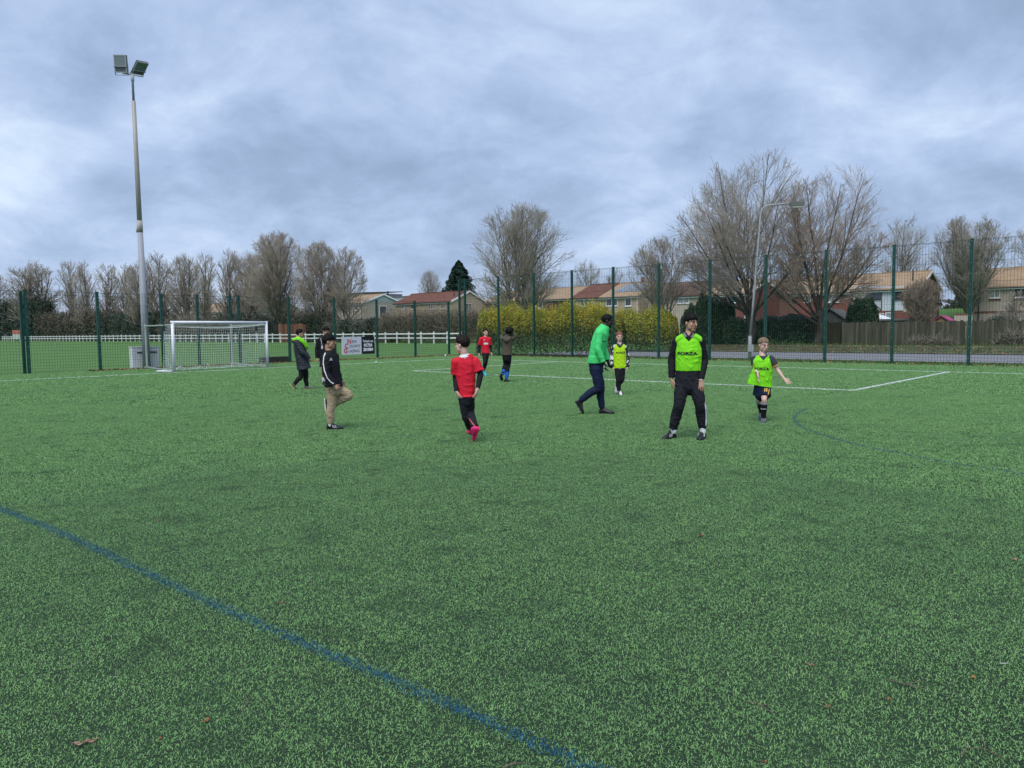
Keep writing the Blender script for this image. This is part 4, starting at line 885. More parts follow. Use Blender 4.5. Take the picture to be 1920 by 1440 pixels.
# rough grass tufts on the verge and along the bank, fallen leaves along the fences
def tufts():
    rng = np.random.default_rng(9); n = 9000; u = rng.uniform(-4, 40, n); v = np.where(rng.random(n) < .45, rng.uniform(5.3, 7.5, n), rng.normal(23.4, .5, n)); X = CX+EU[0]*u+EV[0]*v; Y = CY+EU[1]*u+EV[1]*v
    V_, F_ = blades_at(X, Y, .10, .03, rng); z = np.repeat([ground_z(a, b) for a, b in zip(X, Y)], 5); V_[:, 2] += z
    V_[:, 2] += np.repeat(np.where(v > 20, .10*rng.random(n), 0), 5)
    tag(mesh('rough_grass', V_, F_, fibre_material('rough_grass_blade', (.06, .12, .02), (.16, .20, .05))), 'rough grass tufts on the verge and the bank', kind='stuff')
    def litter(label, P, size, seed):
        r = np.random.default_rng(seed); n = len(P); C = np.c_[P, r.uniform(.012, .06, n)]; Nn = nrm(np.stack([r.normal(0, .5, n), r.normal(0, .5, n), np.ones(n)], 1)); V, F = leaf_quads(C, Nn, size, r); ob = quick_mesh('leaf_litter', V, F, M('dead_leaf', (.16, .075, .035), .8, island=.6, col2=(.30, .19, .10), scale=3), None); tag(ob, label, kind='stuff')
    v = rng.uniform(-17.5, 5, 2600); u = FU+.22+np.abs(rng.normal(0, .16, 2600)); litter('brown fallen leaves drifted along the foot of the goal end fence', np.c_[CX+EU[0]*u+EV[0]*v, CY+EU[1]*u+EV[1]*v], .055, 1)
    u = rng.uniform(-4, 40, 1500); v = FV-.25+rng.normal(0, .16, 1500); litter('brown fallen leaves and soil along the foot of the side fence', np.c_[CX+EU[0]*u+EV[0]*v, CY+EU[1]*u+EV[1]*v], .05, 2)
    u = rng.uniform(4, 40, 2600); v = rng.normal(19.8, .9, 2600); P = np.c_[CX+EU[0]*u+EV[0]*v, CY+EU[1]*u+EV[1]*v]; r = np.random.default_rng(3); C = np.c_[P, [ground_z(*p)+.07 for p in P]]; Nn = nrm(np.stack([r.normal(0, .5, 2600), r.normal(0, .5, 2600), np.ones(2600)], 1)); V, F = leaf_quads(C, Nn, .06, r)
    tag(quick_mesh('leaf_litter', V, F, M('dead_leaf', (0, 0, 0)), None), 'brown fallen leaves lying on the roadside bank', kind='stuff')
tufts()

def far_trees():
    """far wood behind the houses: nobody could count it"""
    rng = np.random.default_rng(77); n = 26000; u = rng.uniform(-330, 110, n); top = 6.5+2.2*np.sin(u*.045)+1.6*np.sin(u*.13+1)+1.1*np.sin(u*.41); z = 1+np.abs(rng.normal(0, .55, n)).clip(0, 1)*top; v = 150+rng.uniform(-3, 3, n)
    C = np.c_[CX+EU[0]*u+EV[0]*v, CY+EU[1]*u+EV[1]*v, z]; V, F = leaf_quads(C, nrm(rng.normal(0, 1, (n, 3))+np.array([-.4, -.8, .5])), .62, rng)
    tag(quick_mesh('far_wood', V, F, M('far_wood_leaf', (.045, .05, .035), .8, island=.4, col2=(.075, .062, .05), scale=.05), None), 'far dark wood behind the houses', kind='stuff')
    A, L = along(1760, 1828, 78); H = H_at(1795, 78, 556); thicket('thicket', 'dark far thicket between the brick gable and the right hand house', 'thicket', gz(A), ANG, L, 5, H, [('dark_foliage', 6000, .16, DGR, (-1, 2)), ('brown_foliage', 3000, .15, BRM, (-1, 2))], 900, TWIG, seed=78, rough=.3)
    A, B = on_v(1764, 70), on_v(1830, 70); u0, u1 = to_uv(*A)[0], to_uv(*B)[0]; h = zpix(1797, 579, A[1]); Q = [(*uv(u0-1, 58), ground_z(*uv(u0, 58))), (*uv(u1+1, 58), ground_z(*uv(u1, 58))), (*uv(u1+1, 70), h), (*uv(u0-1, 70), h), (*uv(u1+1, 76), h), (*uv(u0-1, 76), h)]
    tag(mesh('grass_bank', Q, [(0, 1, 2, 3), (3, 2, 4, 5)], M('meadow_grass', (0, 0, 0))), 'green grass bank between the two right hand houses', kind='structure')
far_trees()
# ------------------------------------------------------------------ people
def V3(*a): return Vector(a)
def catmull(P, R, sub):
    """smooth a polyline (points, radii tuples)"""
    n = len(P); oP = []; oR = []
    for i in range(n-1):
        p0, p1, p2, p3 = P[max(i-1, 0)], P[i], P[i+1], P[min(i+2, n-1)]
        for j in range(sub):
            t = j/sub; t2, t3 = t*t, t*t*t
            oP.append(.5*((2*p1)+(p2-p0)*t+(2*p0-5*p1+4*p2-p3)*t2+(3*p1-p0-3*p2+p3)*t3))
            oR.append(tuple(a+(b-a)*(t2*(3-2*t)) for a, b in zip(R[i], R[i+1])))
    return oP+[P[-1]], oR+[R[-1]]
def chain(P, R, wide=None, caps=(True, True), n=14, sub=4):
    """closed tube along P with elliptical sections; wide = direction of the first radius"""
    P = [Vector(p) for p in P]; R = [r if isinstance(r, tuple) else (r, r) for r in R]
    P, R = catmull(P, R, sub); k = len(P); T = [(P[min(i+1, k-1)]-P[max(i-1, 0)]).normalized() for i in range(k)]
    if wide is None: wide = T[0].orthogonal()
    if caps[0]:
        r = sum(R[0])/2; ext = [(P[0]-T[0]*r*s, tuple(c*q for c in R[0])) for s, q in ((.95, .25), (.75, .65), (.4, .92))]
        P = [e[0] for e in ext]+P; R = [e[1] for e in ext]+R; T = [T[0]]*3+T
    if caps[1]:
        r = sum(R[-1])/2; ext = [(P[-1]+T[-1]*r*s, tuple(c*q for c in R[-1])) for s, q in ((.4, .92), (.75, .65), (.95, .25))]
        P = P+[e[0] for e in ext]; R = R+[e[1] for e in ext]; T = T+[T[-1]]*3
    V = []; F = []; x = Vector(wide)
    for p, r, t in zip(P, R, T):
        x = (x-t*x.dot(t)).normalized(); y = t.cross(x)
        for j in range(n):
            a = 2*math.pi*j/n; V.append(p+x*(r[0]*math.cos(a))+y*(r[1]*math.sin(a)))
    k = len(P)
    for i in range(k-1):
        for j in range(n): F.append((i*n+j, i*n+(j+1) % n, (i+1)*n+(j+1) % n, (i+1)*n+j))
    F += [tuple(range(n-1, -1, -1)), tuple((k-1)*n+j for j in range(n))]
    return V, F
def ell(c, axes, rad, n=12, m=8):
    V = []; F = []; c = Vector(c)
    for i in range(1, m):
        th = math.pi*i/m
        for j in range(n):
            a = 2*math.pi*j/n; V.append(c+axes[0]*(rad[0]*math.sin(th)*math.cos(a))+axes[1]*(rad[1]*math.sin(th)*math.sin(a))+axes[2]*(rad[2]*math.cos(th)))
    for i in range(m-2):
        for j in range(n): F.append((i*n+j, (i+1)*n+j, (i+1)*n+(j+1) % n, i*n+(j+1) % n))
    V += [c+axes[2]*rad[2], c-axes[2]*rad[2]]; a, b = len(V)-2, len(V)-1
    for j in range(n): F.append((a, j, (j+1) % n)); F.append((b, (m-2)*n+(j+1) % n, (m-2)*n+j))
    return V, F
def merge(prims):
    V = []; F = []
    for v, f in prims: o = len(V); V += [tuple(q) for q in v]; F += [tuple(i+o for i in g) for g in f]
    return V, F
def folds(P, amp, seed, stretch=(1, 1, 1)):
    """cloth creases: warped ridges a hand's breadth apart that fade in and out"""
    rng = np.random.default_rng(seed); d = np.zeros(len(P)); Q = P*np.array(stretch)
    for i in range(7):
        k = nrm(rng.normal(0, 1, 3)*np.array([.8, .5, .6])+np.array([0, 0, .9])*(1 if i % 3 else .2))*rng.uniform(38, 85)
        w = np.sin(Q@(rng.normal(0, 1, 3)*11)+rng.uniform(0, 6))*1.6+np.sin(Q@(rng.normal(0, 1, 3)*23))*.6
        m = np.clip(.25+np.sin(Q@(rng.normal(0, 1, 3)*9)+rng.uniform(0, 6)), 0, 1.2)
        d += m*((1-np.abs(np.sin(.5*(Q@k)+w)))**1.5-.35)
    return amp*.95*np.maximum(d+.10, -.25)
def fuse(name, prims, mat, parent, voxel=.010, smooth=4, fold=0.0, seed=1, cut=None, extra=None, stretch=(1, 1, 1), mi=None):
    """union of closed primitives grown into ONE continuous surface"""
    V, F = merge(prims); me = bpy.data.meshes.new('tmp'); me.from_pydata(V, [], F); o = bpy.data.objects.new('tmp', me); COL.objects.link(o)
    r = o.modifiers.new('r', 'REMESH'); r.mode = 'VOXEL'; r.voxel_size = voxel
    if smooth: s = o.modifiers.new('s', 'SMOOTH'); s.factor = .5; s.iterations = smooth
    dg = bpy.context.evaluated_depsgraph_get(); m2 = bpy.data.meshes.new_from_object(o.evaluated_get(dg)); bpy.data.objects.remove(o); bpy.data.meshes.remove(me)
    if fold:
        n = len(m2.vertices); P = np.empty(n*3); m2.vertices.foreach_get('co', P); P = P.reshape(-1, 3); Nn = np.empty(n*3); m2.vertices.foreach_get('normal', Nn); Nn = Nn.reshape(-1, 3)
        P = P+Nn*folds(P, fold, seed, stretch)[:, None]; m2.vertices.foreach_set('co', P.ravel()); m2.update()
    if cut or extra:
        bm = bmesh.new(); bm.from_mesh(m2)
        if cut: bmesh.ops.delete(bm, geom=[f for f in bm.faces if cut(f.calc_center_median())], context='FACES')
        if cut:
            for _ in range(8):
                B = {v: [e.other_vert(v) for e in v.link_edges if e.is_boundary] for v in bm.verts if any(e.is_boundary for e in v.link_edges)}
                N = {v: v.co*.5+sum((q.co for q in nb), Vector())/len(nb)*.5 for v, nb in B.items() if len(nb) == 2}
                for v, c in N.items(): v.co = c
        if extra:
            ev, ef = merge(extra); vs = [bm.verts.new(v) for v in ev]
            for f in ef: bm.faces.new([vs[i] for i in f])
        bm.to_mesh(m2); bm.free()
    m2.materials.clear(); m2.materials.append(mat); m2.name = name
    return link(name, m2, parent, True)
SK = {'tan': M('skin_tan', (.47, .275, .185), .5, var=.08, scale=20), 'pale': M('skin_pale', (.68, .43, .345), .5, var=.08, scale=20), 'brown': M('skin_brown', (.43, .24, .155), .5, var=.08, scale=20), 'dark': M('skin_dark', (.040, .023, .017), .42, var=.1, scale=20)}
LIP = {'tan': M('lip_tan', (.30, .11, .09), .45), 'pale': M('lip_pale', (.48, .17, .15), .45), 'brown': M('lip_brown', (.21, .08, .06), .45), 'dark': M('lip_dark', (.05, .02, .018), .4)}
HAIRB = M('black_hair', (.006, .0055, .006), .6, var=.3, scale=30, spec=.15); HAIRD = M('dark_brown_hair', (.014, .010, .008), .6, var=.3, scale=30, spec=.15); HAIRBL = M('fair_hair', (.20, .135, .085), .6, var=.35, scale=30); HAIRG = M('ginger_hair', (.19, .07, .035), .55, var=.3, scale=30)
EYEW = M('eye_white', (.40, .37, .35), .4); IRIS = M('eye_iris', (.012, .009, .007), .15)
def fabric(n, c, rough=.8, var=.10): return M(n, c, rough, var=var, scale=9, spec=.2)
class Person:
    def __init__(s, ref, label, k, skin, group='players on the pitch'):
        g = gnd(*ref, .012); s.ref = ref; s.k = k; s.s = FOC/(g[1]*math.cos(PITCH)+EYE*math.sin(PITCH)); s.skin = skin
        s.o = empty('person', (g[0], g[1], .012), -math.atan2(g[0], g[1]), label, 'person', group); s.body = []; s.fing = []; s.seed = int(ref[0])
        s.vox = .0068 if g[1] < 16 else .0085
    def J(s, px, py, w=0.0): return V3((px-s.ref[0])/s.s, w, (s.ref[1]-py)/s.s)
    def pts(s, L): return [s.J(*p) if not isinstance(p, Vector) else p for p in L]
    def head(s, c, hh, yaw, pitch=0, roll=0, neck=None, hair=None, hairmat=None, style='short', brow=True, beard=None):
        """c centre, hh chin to crown, yaw 0 = towards the camera, 90 = towards the right of the picture"""
        y = math.radians(yaw); p = math.radians(pitch)
        f = V3(math.sin(y)*math.cos(p), -math.cos(y)*math.cos(p), -math.sin(p)); r = V3(math.cos(y), math.sin(y), 0)*-1; u = f.cross(r)*-1
        if u.z < 0: u = -u
        if roll: q = Matrix.Rotation(math.radians(roll), 3, f); r = q@r; u = q@u
        c = s.J(*c); ax = (f, r, u)
        def at(a, b, d): return c+f*(a*hh)+r*(b*hh)+u*(d*hh)
        s.hat = at; s.hax = ax; s.hh = hh
        e = lambda a, b, d, x, y_, z: ell(at(a, b, d), ax, (x*hh, y_*hh, z*hh))
        B = [e(-.05, 0, .15, .40, .325, .335), e(.07, 0, -.12, .275, .265, .36), e(.20, 0, -.37, .135, .15, .115), e(.02, 0, -.30, .22, .235, .18), e(.19, .15, -.10, .13, .10, .12), e(.10, .165, -.22, .17, .10, .17), e(.10, -.165, -.22, .17, .10, .17), e(.19, -.15, -.10, .13, .10, .12),
             e(.315, 0, .075, .055, .20, .04), e(.335, 0, -.255, .04, .10, .028), e(.325, 0, -.31, .04, .085, .025), e(.43, 0, -.115, .055, .06, .045),
             e(-.02, .325, -.03, .085, .035, .12), e(-.02, -.325, -.03, .085, .035, .12)]
        B.append(chain([at(.33, 0, .06), at(.395, 0, -.04), at(.42, 0, -.11)], [.04*hh, .045*hh, .05*hh], sub=2, n=8))
        nb = s.J(*neck); B.append(chain([at(-.06, 0, -.12), at(-.09, 0, -.42), nb, nb+V3(0, 0, -.05)], [.20*hh, .205*hh, .225*hh, .25*hh]))
        s.body += B; s.neckb = nb
        for b in (-1, 1):
            ev = ell(at(.318, b*.125, .012), ax, (.030*hh, .046*hh, .019*hh), 10, 6); eo = mesh('eye', ev[0], ev[1], EYEW, s.o, True)
            iv = ell(at(.340, b*.122, .012), ax, (.016*hh, .026*hh, .021*hh), 8, 6); mesh('iris', iv[0], iv[1], IRIS, eo, True)
            lv = chain([at(.325, b*.19, .025), at(.358, b*.125, .042), at(.345, b*.07, .026)], [.010*hh, .014*hh, .010*hh], n=6, sub=2); mesh('eyelid', lv[0], lv[1], SK[s.skin] if s.skin != 'pale' else LIP['pale'], eo, True)
            if brow: bv = chain([at(.30, b*.215, .085), at(.365, b*.14, .112), at(.375, b*.06, .092)], [.014*hh, .020*hh, .017*hh], n=6, sub=2); mesh('eyebrow', bv[0], bv[1], hairmat, s.o, True)
        lv = merge([chain([at(.315, .105, -.280), at(.372, .035, -.262), at(.376, 0, -.268), at(.372, -.035, -.262), at(.315, -.105, -.280)], [.008*hh, .020*hh, .017*hh, .020*hh, .008*hh], n=6, sub=2), chain([at(.318, .09, -.288), at(.362, 0, -.312), at(.318, -.09, -.288)], [.008*hh, .024*hh, .008*hh], n=6, sub=2)])
        mesh('lips', lv[0], lv[1], LIP[s.skin], s.o, True)
        if beard:
            bv = merge([chain([at(.345, .10, -.225), at(.392, 0, -.205), at(.345, -.10, -.225)], [.010*hh, .016*hh, .010*hh], n=6, sub=2)]+([] if beard == 'm' else [e(.20, 0, -.40, .15, .165, .105)])); mesh('beard', bv[0], bv[1], hairmat, s.o, True)
        s.hair(style, hairmat)
    def hair(s, style, mat):
        at, hh = s.hat, s.hh; st = dict(front=.27, temple=.10, side=-.02, back=-.28, th=.05, top=.03, rough=.02, fr=0.0, sideth=0)
        st.update({'short': {}, 'fringe': dict(front=.16, temple=.08, side=-.08, fr=.008, th=.032, top=.05, rough=.03), 'buzz': dict(th=.028, top=.0, rough=.008, back=-.22), 'crop': dict(front=.25, th=.045, rough=.03, temple=.12, back=-.25, top=.02), 'long_top': dict(front=.24, th=.060, top=.05, rough=.035, back=-.30), 'tied': dict(front=.26, temple=.14, side=-.05, back=-.33, th=.04, top=.01), 'curly': dict(front=.20, temple=-.1, side=-.42, back=-.55, th=.14, rough=.06, top=.05)}[style])
        n, m = 110, 60; V = []; F = []; rng = np.random.default_rng(s.seed)
        K = rng.normal(0, 1, (7, 3))*np.array([9, 9, 5])[None, :]; ph = rng.uniform(0, 6.28, 7)
        for i in range(m+1):
            th = math.pi*i/m
            for j in range(n):
                a = 2*math.pi*j/n; d = np.array([math.sin(th)*math.cos(a), math.sin(th)*math.sin(a), math.cos(th)])
                az = abs(math.atan2(d[1], d[0])); q = az/math.pi
                line = np.interp(q, [0, .22, .36, .50, .62, 1], [st['front'], st['front']-.02, st['temple'], st['side'], (st['side']+st['back'])/2-.04, st['back']])
                nz = sum(math.sin(float(K[t]@d)+ph[t]) for t in range(7))/7
                uu = .15+d[2]*(.335+st['th']); e = ss(-.05, .03, uu-line-.05*nz-.045*math.sin(a*23+2.5*math.sin(a*7+s.seed)))
                inn = float(ss(-.02, .24, uu-line)); strand = math.sin(a*41+7*nz+6*th)*.5+math.sin(a*67-5*th+9*nz)*.35+math.sin(th*31+a*9)*.3
                tz = (st['th']*(.12+.88*inn)+st['top']*max(0, d[2])**2+st['fr']*max(0, d[0])*ss(-.1, .2, .42-uu))*(1+.07*strand)+st['rough']*nz*(.4+.6*inn)+.005*strand
                ra = np.array([.40, .325, .335])*(.86 if e < .02 else 1)+tz*e
                if e < .5: ra = ra*(.80+.36*e)
                V.append(at(-.05+d[0]*ra[0], d[1]*ra[1], .15+d[2]*ra[2]-(.0 if e > .5 else .02)))
        for i in range(m):
            for j in range(n): F.append((i*n+j, i*n+(j+1) % n, (i+1)*n+(j+1) % n, (i+1)*n+j))
        h = mesh('hair', [tuple(v) for v in V], F, mat, s.o, True)
        if style == 'tied': b = ell(at(-.48, 0, .10), s.hax, (.10*hh, .10*hh, .14*hh)); mesh('hair_bun', b[0], b[1], mat, s.o, True)
    def hand(s, wrist, d, palm, thumb, L, curl=.5, spread=.10, fist=False, mat=None):
        w = Vector(wrist); d = Vector(d).normalized(); palm = Vector(palm); palm = (palm-d*palm.dot(d)).normalized(); t = Vector(thumb); t = (t-d*t.dot(d)-palm*t.dot(palm)).normalized()
        kn = w+d*L*.50; P = []
        P.append(chain([w-d*.02, w+d*L*.12, w+d*L*.32, kn], [(L*.15, L*.13), (L*.18, L*.11), (L*.22, L*.09), (L*.21, L*.075)], wide=t, n=12, sub=2))
        for i, (off, ln) in enumerate(((.155, .44), (.052, .50), (-.052, .46), (-.150, .37))):
            root = w+d*L*.42+t*off*L; dd = (d+t*off*spread*4).normalized(); pts = [root]; a = curl*.35+.06*i*curl
            seg = [.14, .42, .32, .26]
            for q, sg in enumerate(seg):
                pts.append(pts[-1]+dd*ln*L*sg); dd = (dd*math.cos(a)+palm*math.sin(a)).normalized(); a = curl*(.75 if not fist else 1.2)
            s.fing.append(chain(pts, [L*.052, L*.052, L*.049, L*.045, L*.038], n=8, sub=2))
        dd = (d*.62+t*.68+palm*.25).normalized(); b = w+d*L*.16+t*L*.10; pts = [b, b+dd*L*.18]; dd = (dd+d*.45+palm*.35*curl).normalized(); pts.append(pts[-1]+dd*L*.16); pts.append(pts[-1]+(dd+d*.2).normalized()*L*.13)
        s.fing.append(chain(pts, [L*.075, L*.066, L*.055, L*.045], n=8, sub=2))
        return P
    def arm(s, sh, el, wr, g=1.0):
        k = s.k*g; sh, el, wr = (Vector(p) for p in (sh, el, wr))
        return chain([sh, sh.lerp(el, .45), el, el.lerp(wr, .3), wr], [.050*k, .045*k, .038*k, .038*k, .026*k])
    def sleeve(s, pts, add=.014, end=1.0, cuff=None, g=1.0):
        sh, el, wr = (Vector(p) for p in pts); k = s.k*g
        P = [sh, sh.lerp(el, .45), el, el.lerp(wr, .35), wr]; R = [.056*k+add, .048*k+add, .042*k+add, .041*k+add, .030*k+add*.9]
        if end < 1:                               # short sleeve: stop on the upper arm
            P = [sh, sh.lerp(el, .4*end*1.6), sh.lerp(el, end)]; R = [.058*k+add, .054*k+add*1.2, .052*k+add*1.5]
        return chain(P, R, caps=(True, False))
    def leg(s, hip, kn, an, fwd, g=1.0):
        k = s.k*g; hip, kn, an = (Vector(p) for p in (hip, kn, an)); f = Vector(fwd)
        return chain([hip, hip.lerp(kn, .4)+f*.012, kn+f*.01, kn.lerp(an, .32)-f*.014, kn.lerp(an, .7), an], [.074*k, .068*k, .051*k, .052*k, .039*k, .033*k])
    def trouser(s, pts, fwd, add=.016, end=1.0, loose=0.0, g=1.0):
        hip, kn, an = (Vector(p) for p in pts); k = s.k*g; f = Vector(fwd)
        if end < 1: return chain([hip, hip.lerp(kn, .5), hip.lerp(kn, end)], [.088*k+add, .078*k+add+loose*.5, .066*k+add+loose], caps=(True, False))
        return chain([hip, hip.lerp(kn, .45)+f*.01, kn+f*.012, kn.lerp(an, .35)-f*.008, kn.lerp(an, .75), an], [.086*k+add, .076*k+add, .058*k+add+loose*.4, .055*k+add+loose*.6, .044*k+add+loose, .040*k+add*.7+loose*.6], caps=(True, False))
    def finish(s, voxel=None): return fuse('body', s.body, SK[s.skin], s.o, voxel or s.vox, 4, extra=s.fing or None)
    def shoe(s, heel, toe, up, L, mat, sole, stripe=None, roll=0, tongue=None):
        heel, toe, up = Vector(heel), Vector(toe), Vector(up); d = (toe-heel).normalized(); up = (up-d*up.dot(d)).normalized(); w = d.cross(up); L = L or (toe-heel).length
        st = [(0, .085, .24), (.04, .125, .34), (.14, .145, .42), (.27, .140, .43), (.38, .142, .36), (.52, .155, .27), (.68, .170, .20), (.82, .160, .165), (.93, .115, .13), (1.0, .05, .08)]
        V = []; F = []; n = 10
        for t, hw, h in st:
            for j in range(n):
                a = math.pi*j/(n-1); x = math.cos(a); z = math.sin(a)**.75; nar = 1-.30*z*(h > .3); V.append(heel+d*(t*L)+w*(x*hw*L*nar)+up*(.045*L+z*h*L))
        k = len(st)
        for i in range(k-1):
            for j in range(n-1): F.append((i*n+j, (i+1)*n+j, (i+1)*n+j+1, i*n+j+1))
            F.append((i*n, i*n+n-1, (i+1)*n+n-1, (i+1)*n))
        F += [tuple(range(n)), tuple((k-1)*n+j for j in range(n-1, -1, -1))]
        so = mesh('shoe', [tuple(v) for v in V], F, mat, s.o, True)
        V = []; F = []
        for t, hw, h in st:
            hw2 = hw*1.10+.008
            for sx, z in ((-1, 0), (1, 0), (1, .075), (-1, .075)): V.append(heel+d*((t*1.03-.015)*L)+w*(sx*hw2*L)+up*((z+(.02 if t > .9 and z == 0 else 0))*L))
        for i in range(k-1):
            b = i*4; F += [(b, b+4, b+5, b+1), (b+1, b+5, b+6, b+2), (b+2, b+6, b+7, b+3), (b+3, b+7, b+4, b)]
        F += [(0, 1, 2, 3), (k*4-1, k*4-2, k*4-3, k*4-4)]
        mesh('sole', [tuple(v) for v in V], F, sole, so)
        mb = MB()
        for q in range(4):
            t = .36+.07*q; z = (.43-.09*q-.01)*L; mb.bar(heel+d*(t*L)-w*.05*L+up*(z*.96), heel+d*(t*L)+w*.05*L+up*(z*.96), .012*L, .02*L, up=up)
        mb.build('laces', tongue or sole, so)
        if stripe:
            mb = MB()
            for sd in (-1, 1):
                for q in range(3):
                    t = .42+.085*q; mb.bar(heel+d*(t*L)+w*(sd*.157*L)+up*(.11*L), heel+d*((t-.07)*L)+w*(sd*.140*L)+up*(.27*L), .026*L, .012*L, up=w)
            mb.build('side_stripes', stripe, so)
        return so
    # ---- marks lying on a garment: found by casting onto its real surface
    def cast(s, tree, x, z, side=-1):
        h = tree.ray_cast(V3(x, 3*side, z), V3(0, -side, 0)); return h[0], h[1]
    def ribbon(s, name, garment, P, width, mat, parent=None, off=.004, dirx=None):
        tree = BVHTree.FromPolygons([v.co for v in garment.data.vertices], [p.vertices for p in garment.data.polygons]); pts = [s.J(*p) for p in P]; L = []; n = 4
        for a, b in zip(pts[:-1], pts[1:]):
            m = max(2, int((b-a).length/.015)); L += [a.lerp(b, i/m) for i in range(m)]
        L.append(pts[-1]); V = []; rows = []
        for i, p in enumerate(L):
            t = (L[min(i+1, len(L)-1)]-L[max(i-1, 0)]); t.y = 0; t.normalize(); nx = V3(t.z, 0, -t.x); row = []
            for q in range(n):
                c = p+nx*(width*(q/(n-1)-.5)); h, nn = s.cast(tree, c.x, c.z); row.append(None if h is None else h+nn*off)
            rows.append(row)
        V = []; F = []; ids = {}
        for i, r in enumerate(rows):
            for q, h in enumerate(r):
                if h is not None: ids[i, q] = len(V); V.append(tuple(h))
        for i in range(len(rows)-1):
            for q in range(n-1):
                K = [(i, q), (i, q+1), (i+1, q+1), (i+1, q)]
                if all(x in ids for x in K):
                    Y = [V[ids[x]][1] for x in K]
                    if max(Y)-min(Y) < .06: F.append(tuple(ids[x] for x in K))
        if F: return mesh(name, V, F, mat, parent or garment, True)
    def lettering(s, txt, garment, px, py, height, mat, bold=.0, sx=1.0, name='lettering', off=.0045, shear=0.0):
        tree = BVHTree.FromPolygons([v.co for v in garment.data.vertices], [p.vertices for p in garment.data.polygons]); c = s.J(px, py)
        me = text_mesh(txt, height*1.4, bold, sx, 'CENTER', shear); bm = bmesh.new(); bm.from_mesh(me); bmesh.ops.triangulate(bm, faces=bm.faces)
        for _ in range(3):
            E = [e for e in bm.edges if e.calc_length() > .012]
            if not E: break
            bmesh.ops.subdivide_edges(bm, edges=E, cuts=1); bmesh.ops.triangulate(bm, faces=bm.faces)
        for v in bm.verts:
            x, z = c.x+v.co.x, c.z+v.co.y-height*.5; h, nn = s.cast(tree, x, z); v.co = (h+nn*off) if h is not None else V3(x, 0, z)
        bm.to_mesh(me); bm.free(); me.materials.clear(); me.materials.append(mat); return link(name, me, garment)
def torso_rings(p, rows, yaw):
    """rows: (px, py, w, half width px, depth ratio)"""
    y = math.radians(yaw); wide = V3(math.cos(y), math.sin(y), 0); return [p.J(a, b, w) for a, b, w, hw, dr in rows], [(hw/p.s, hw/p.s*dr) for a, b, w, hw, dr in rows], wide
def open_top(L):
    a, b = L[-2], L[-1]; return L[:-1]+[a.lerp(b, .55) if isinstance(a, Vector) else tuple(x*.45+y*.55 for x, y in zip(a, b))]
def grown(R, a): return [(x+a, y+a) for x, y in R]
def fdir(yaw): y = math.radians(yaw); return V3(math.sin(y), -math.cos(y), 0)
def wdir(yaw): y = math.radians(yaw); return V3(math.cos(y), math.sin(y), 0)
BLK = fabric('black_cloth', (.012, .0125, .016)); BLK2 = fabric('black_jersey', (.017, .018, .024)); NAVY = fabric('navy_cloth', (.011, .019, .050)); CHAR = fabric('charcoal_cloth', (.042, .045, .055))
LIME = fabric('lime_bib_mesh', (.22, .72, .02), .75, .06); LIMEY = fabric('yellow_lime_bib_mesh', (.42, .72, .015), .75, .06); RED = fabric('red_jersey', (.64, .016, .038), .7, .08); GRNT = fabric('green_top', (.075, .66, .19), .7, .06)
BEI = fabric('beige_cotton', (.40, .31, .20), .85); OLIVE = fabric('olive_fleece', (.085, .075, .055), .9); WHT = fabric('white_cloth', (.72, .72, .74)); GREYC = fabric('grey_cloth', (.20, .20, .21)); BLUES = fabric('blue_sock', (.02, .13, .50)); PURP = fabric('purple_cloth', (.06, .03, .12))
SBLK = M('black_boot', (.014, .014, .016), .4); SWHT = M('white_boot', (.66, .66, .68), .45); SPINK = M('pink_boot', (.75, .03, .17), .4); SCY = M('cyan_boot', (.03, .42, .50), .4); SOLB = M('black_sole', (.012, .012, .013), .6); SOLW = M('white_sole', (.62, .62, .64), .5); SOLP = M('pink_sole', (.62, .02, .11), .5); SOLY = M('yellow_sole', (.50, .50, .03), .5); SOLBL = M('blue_sole', (.03, .05, .30), .5); GLOVE = fabric('black_glove', (.014, .014, .018)); INK = M('black_print', (.02, .022, .02), .6); INKW = M('white_print', (.75, .75, .78), .6); INKY = M('yellow_print', (.75, .45, .04), .6); GREYS = M('grey_boot', (.10, .105, .115), .5)
Z = V3(0, 0, 1)

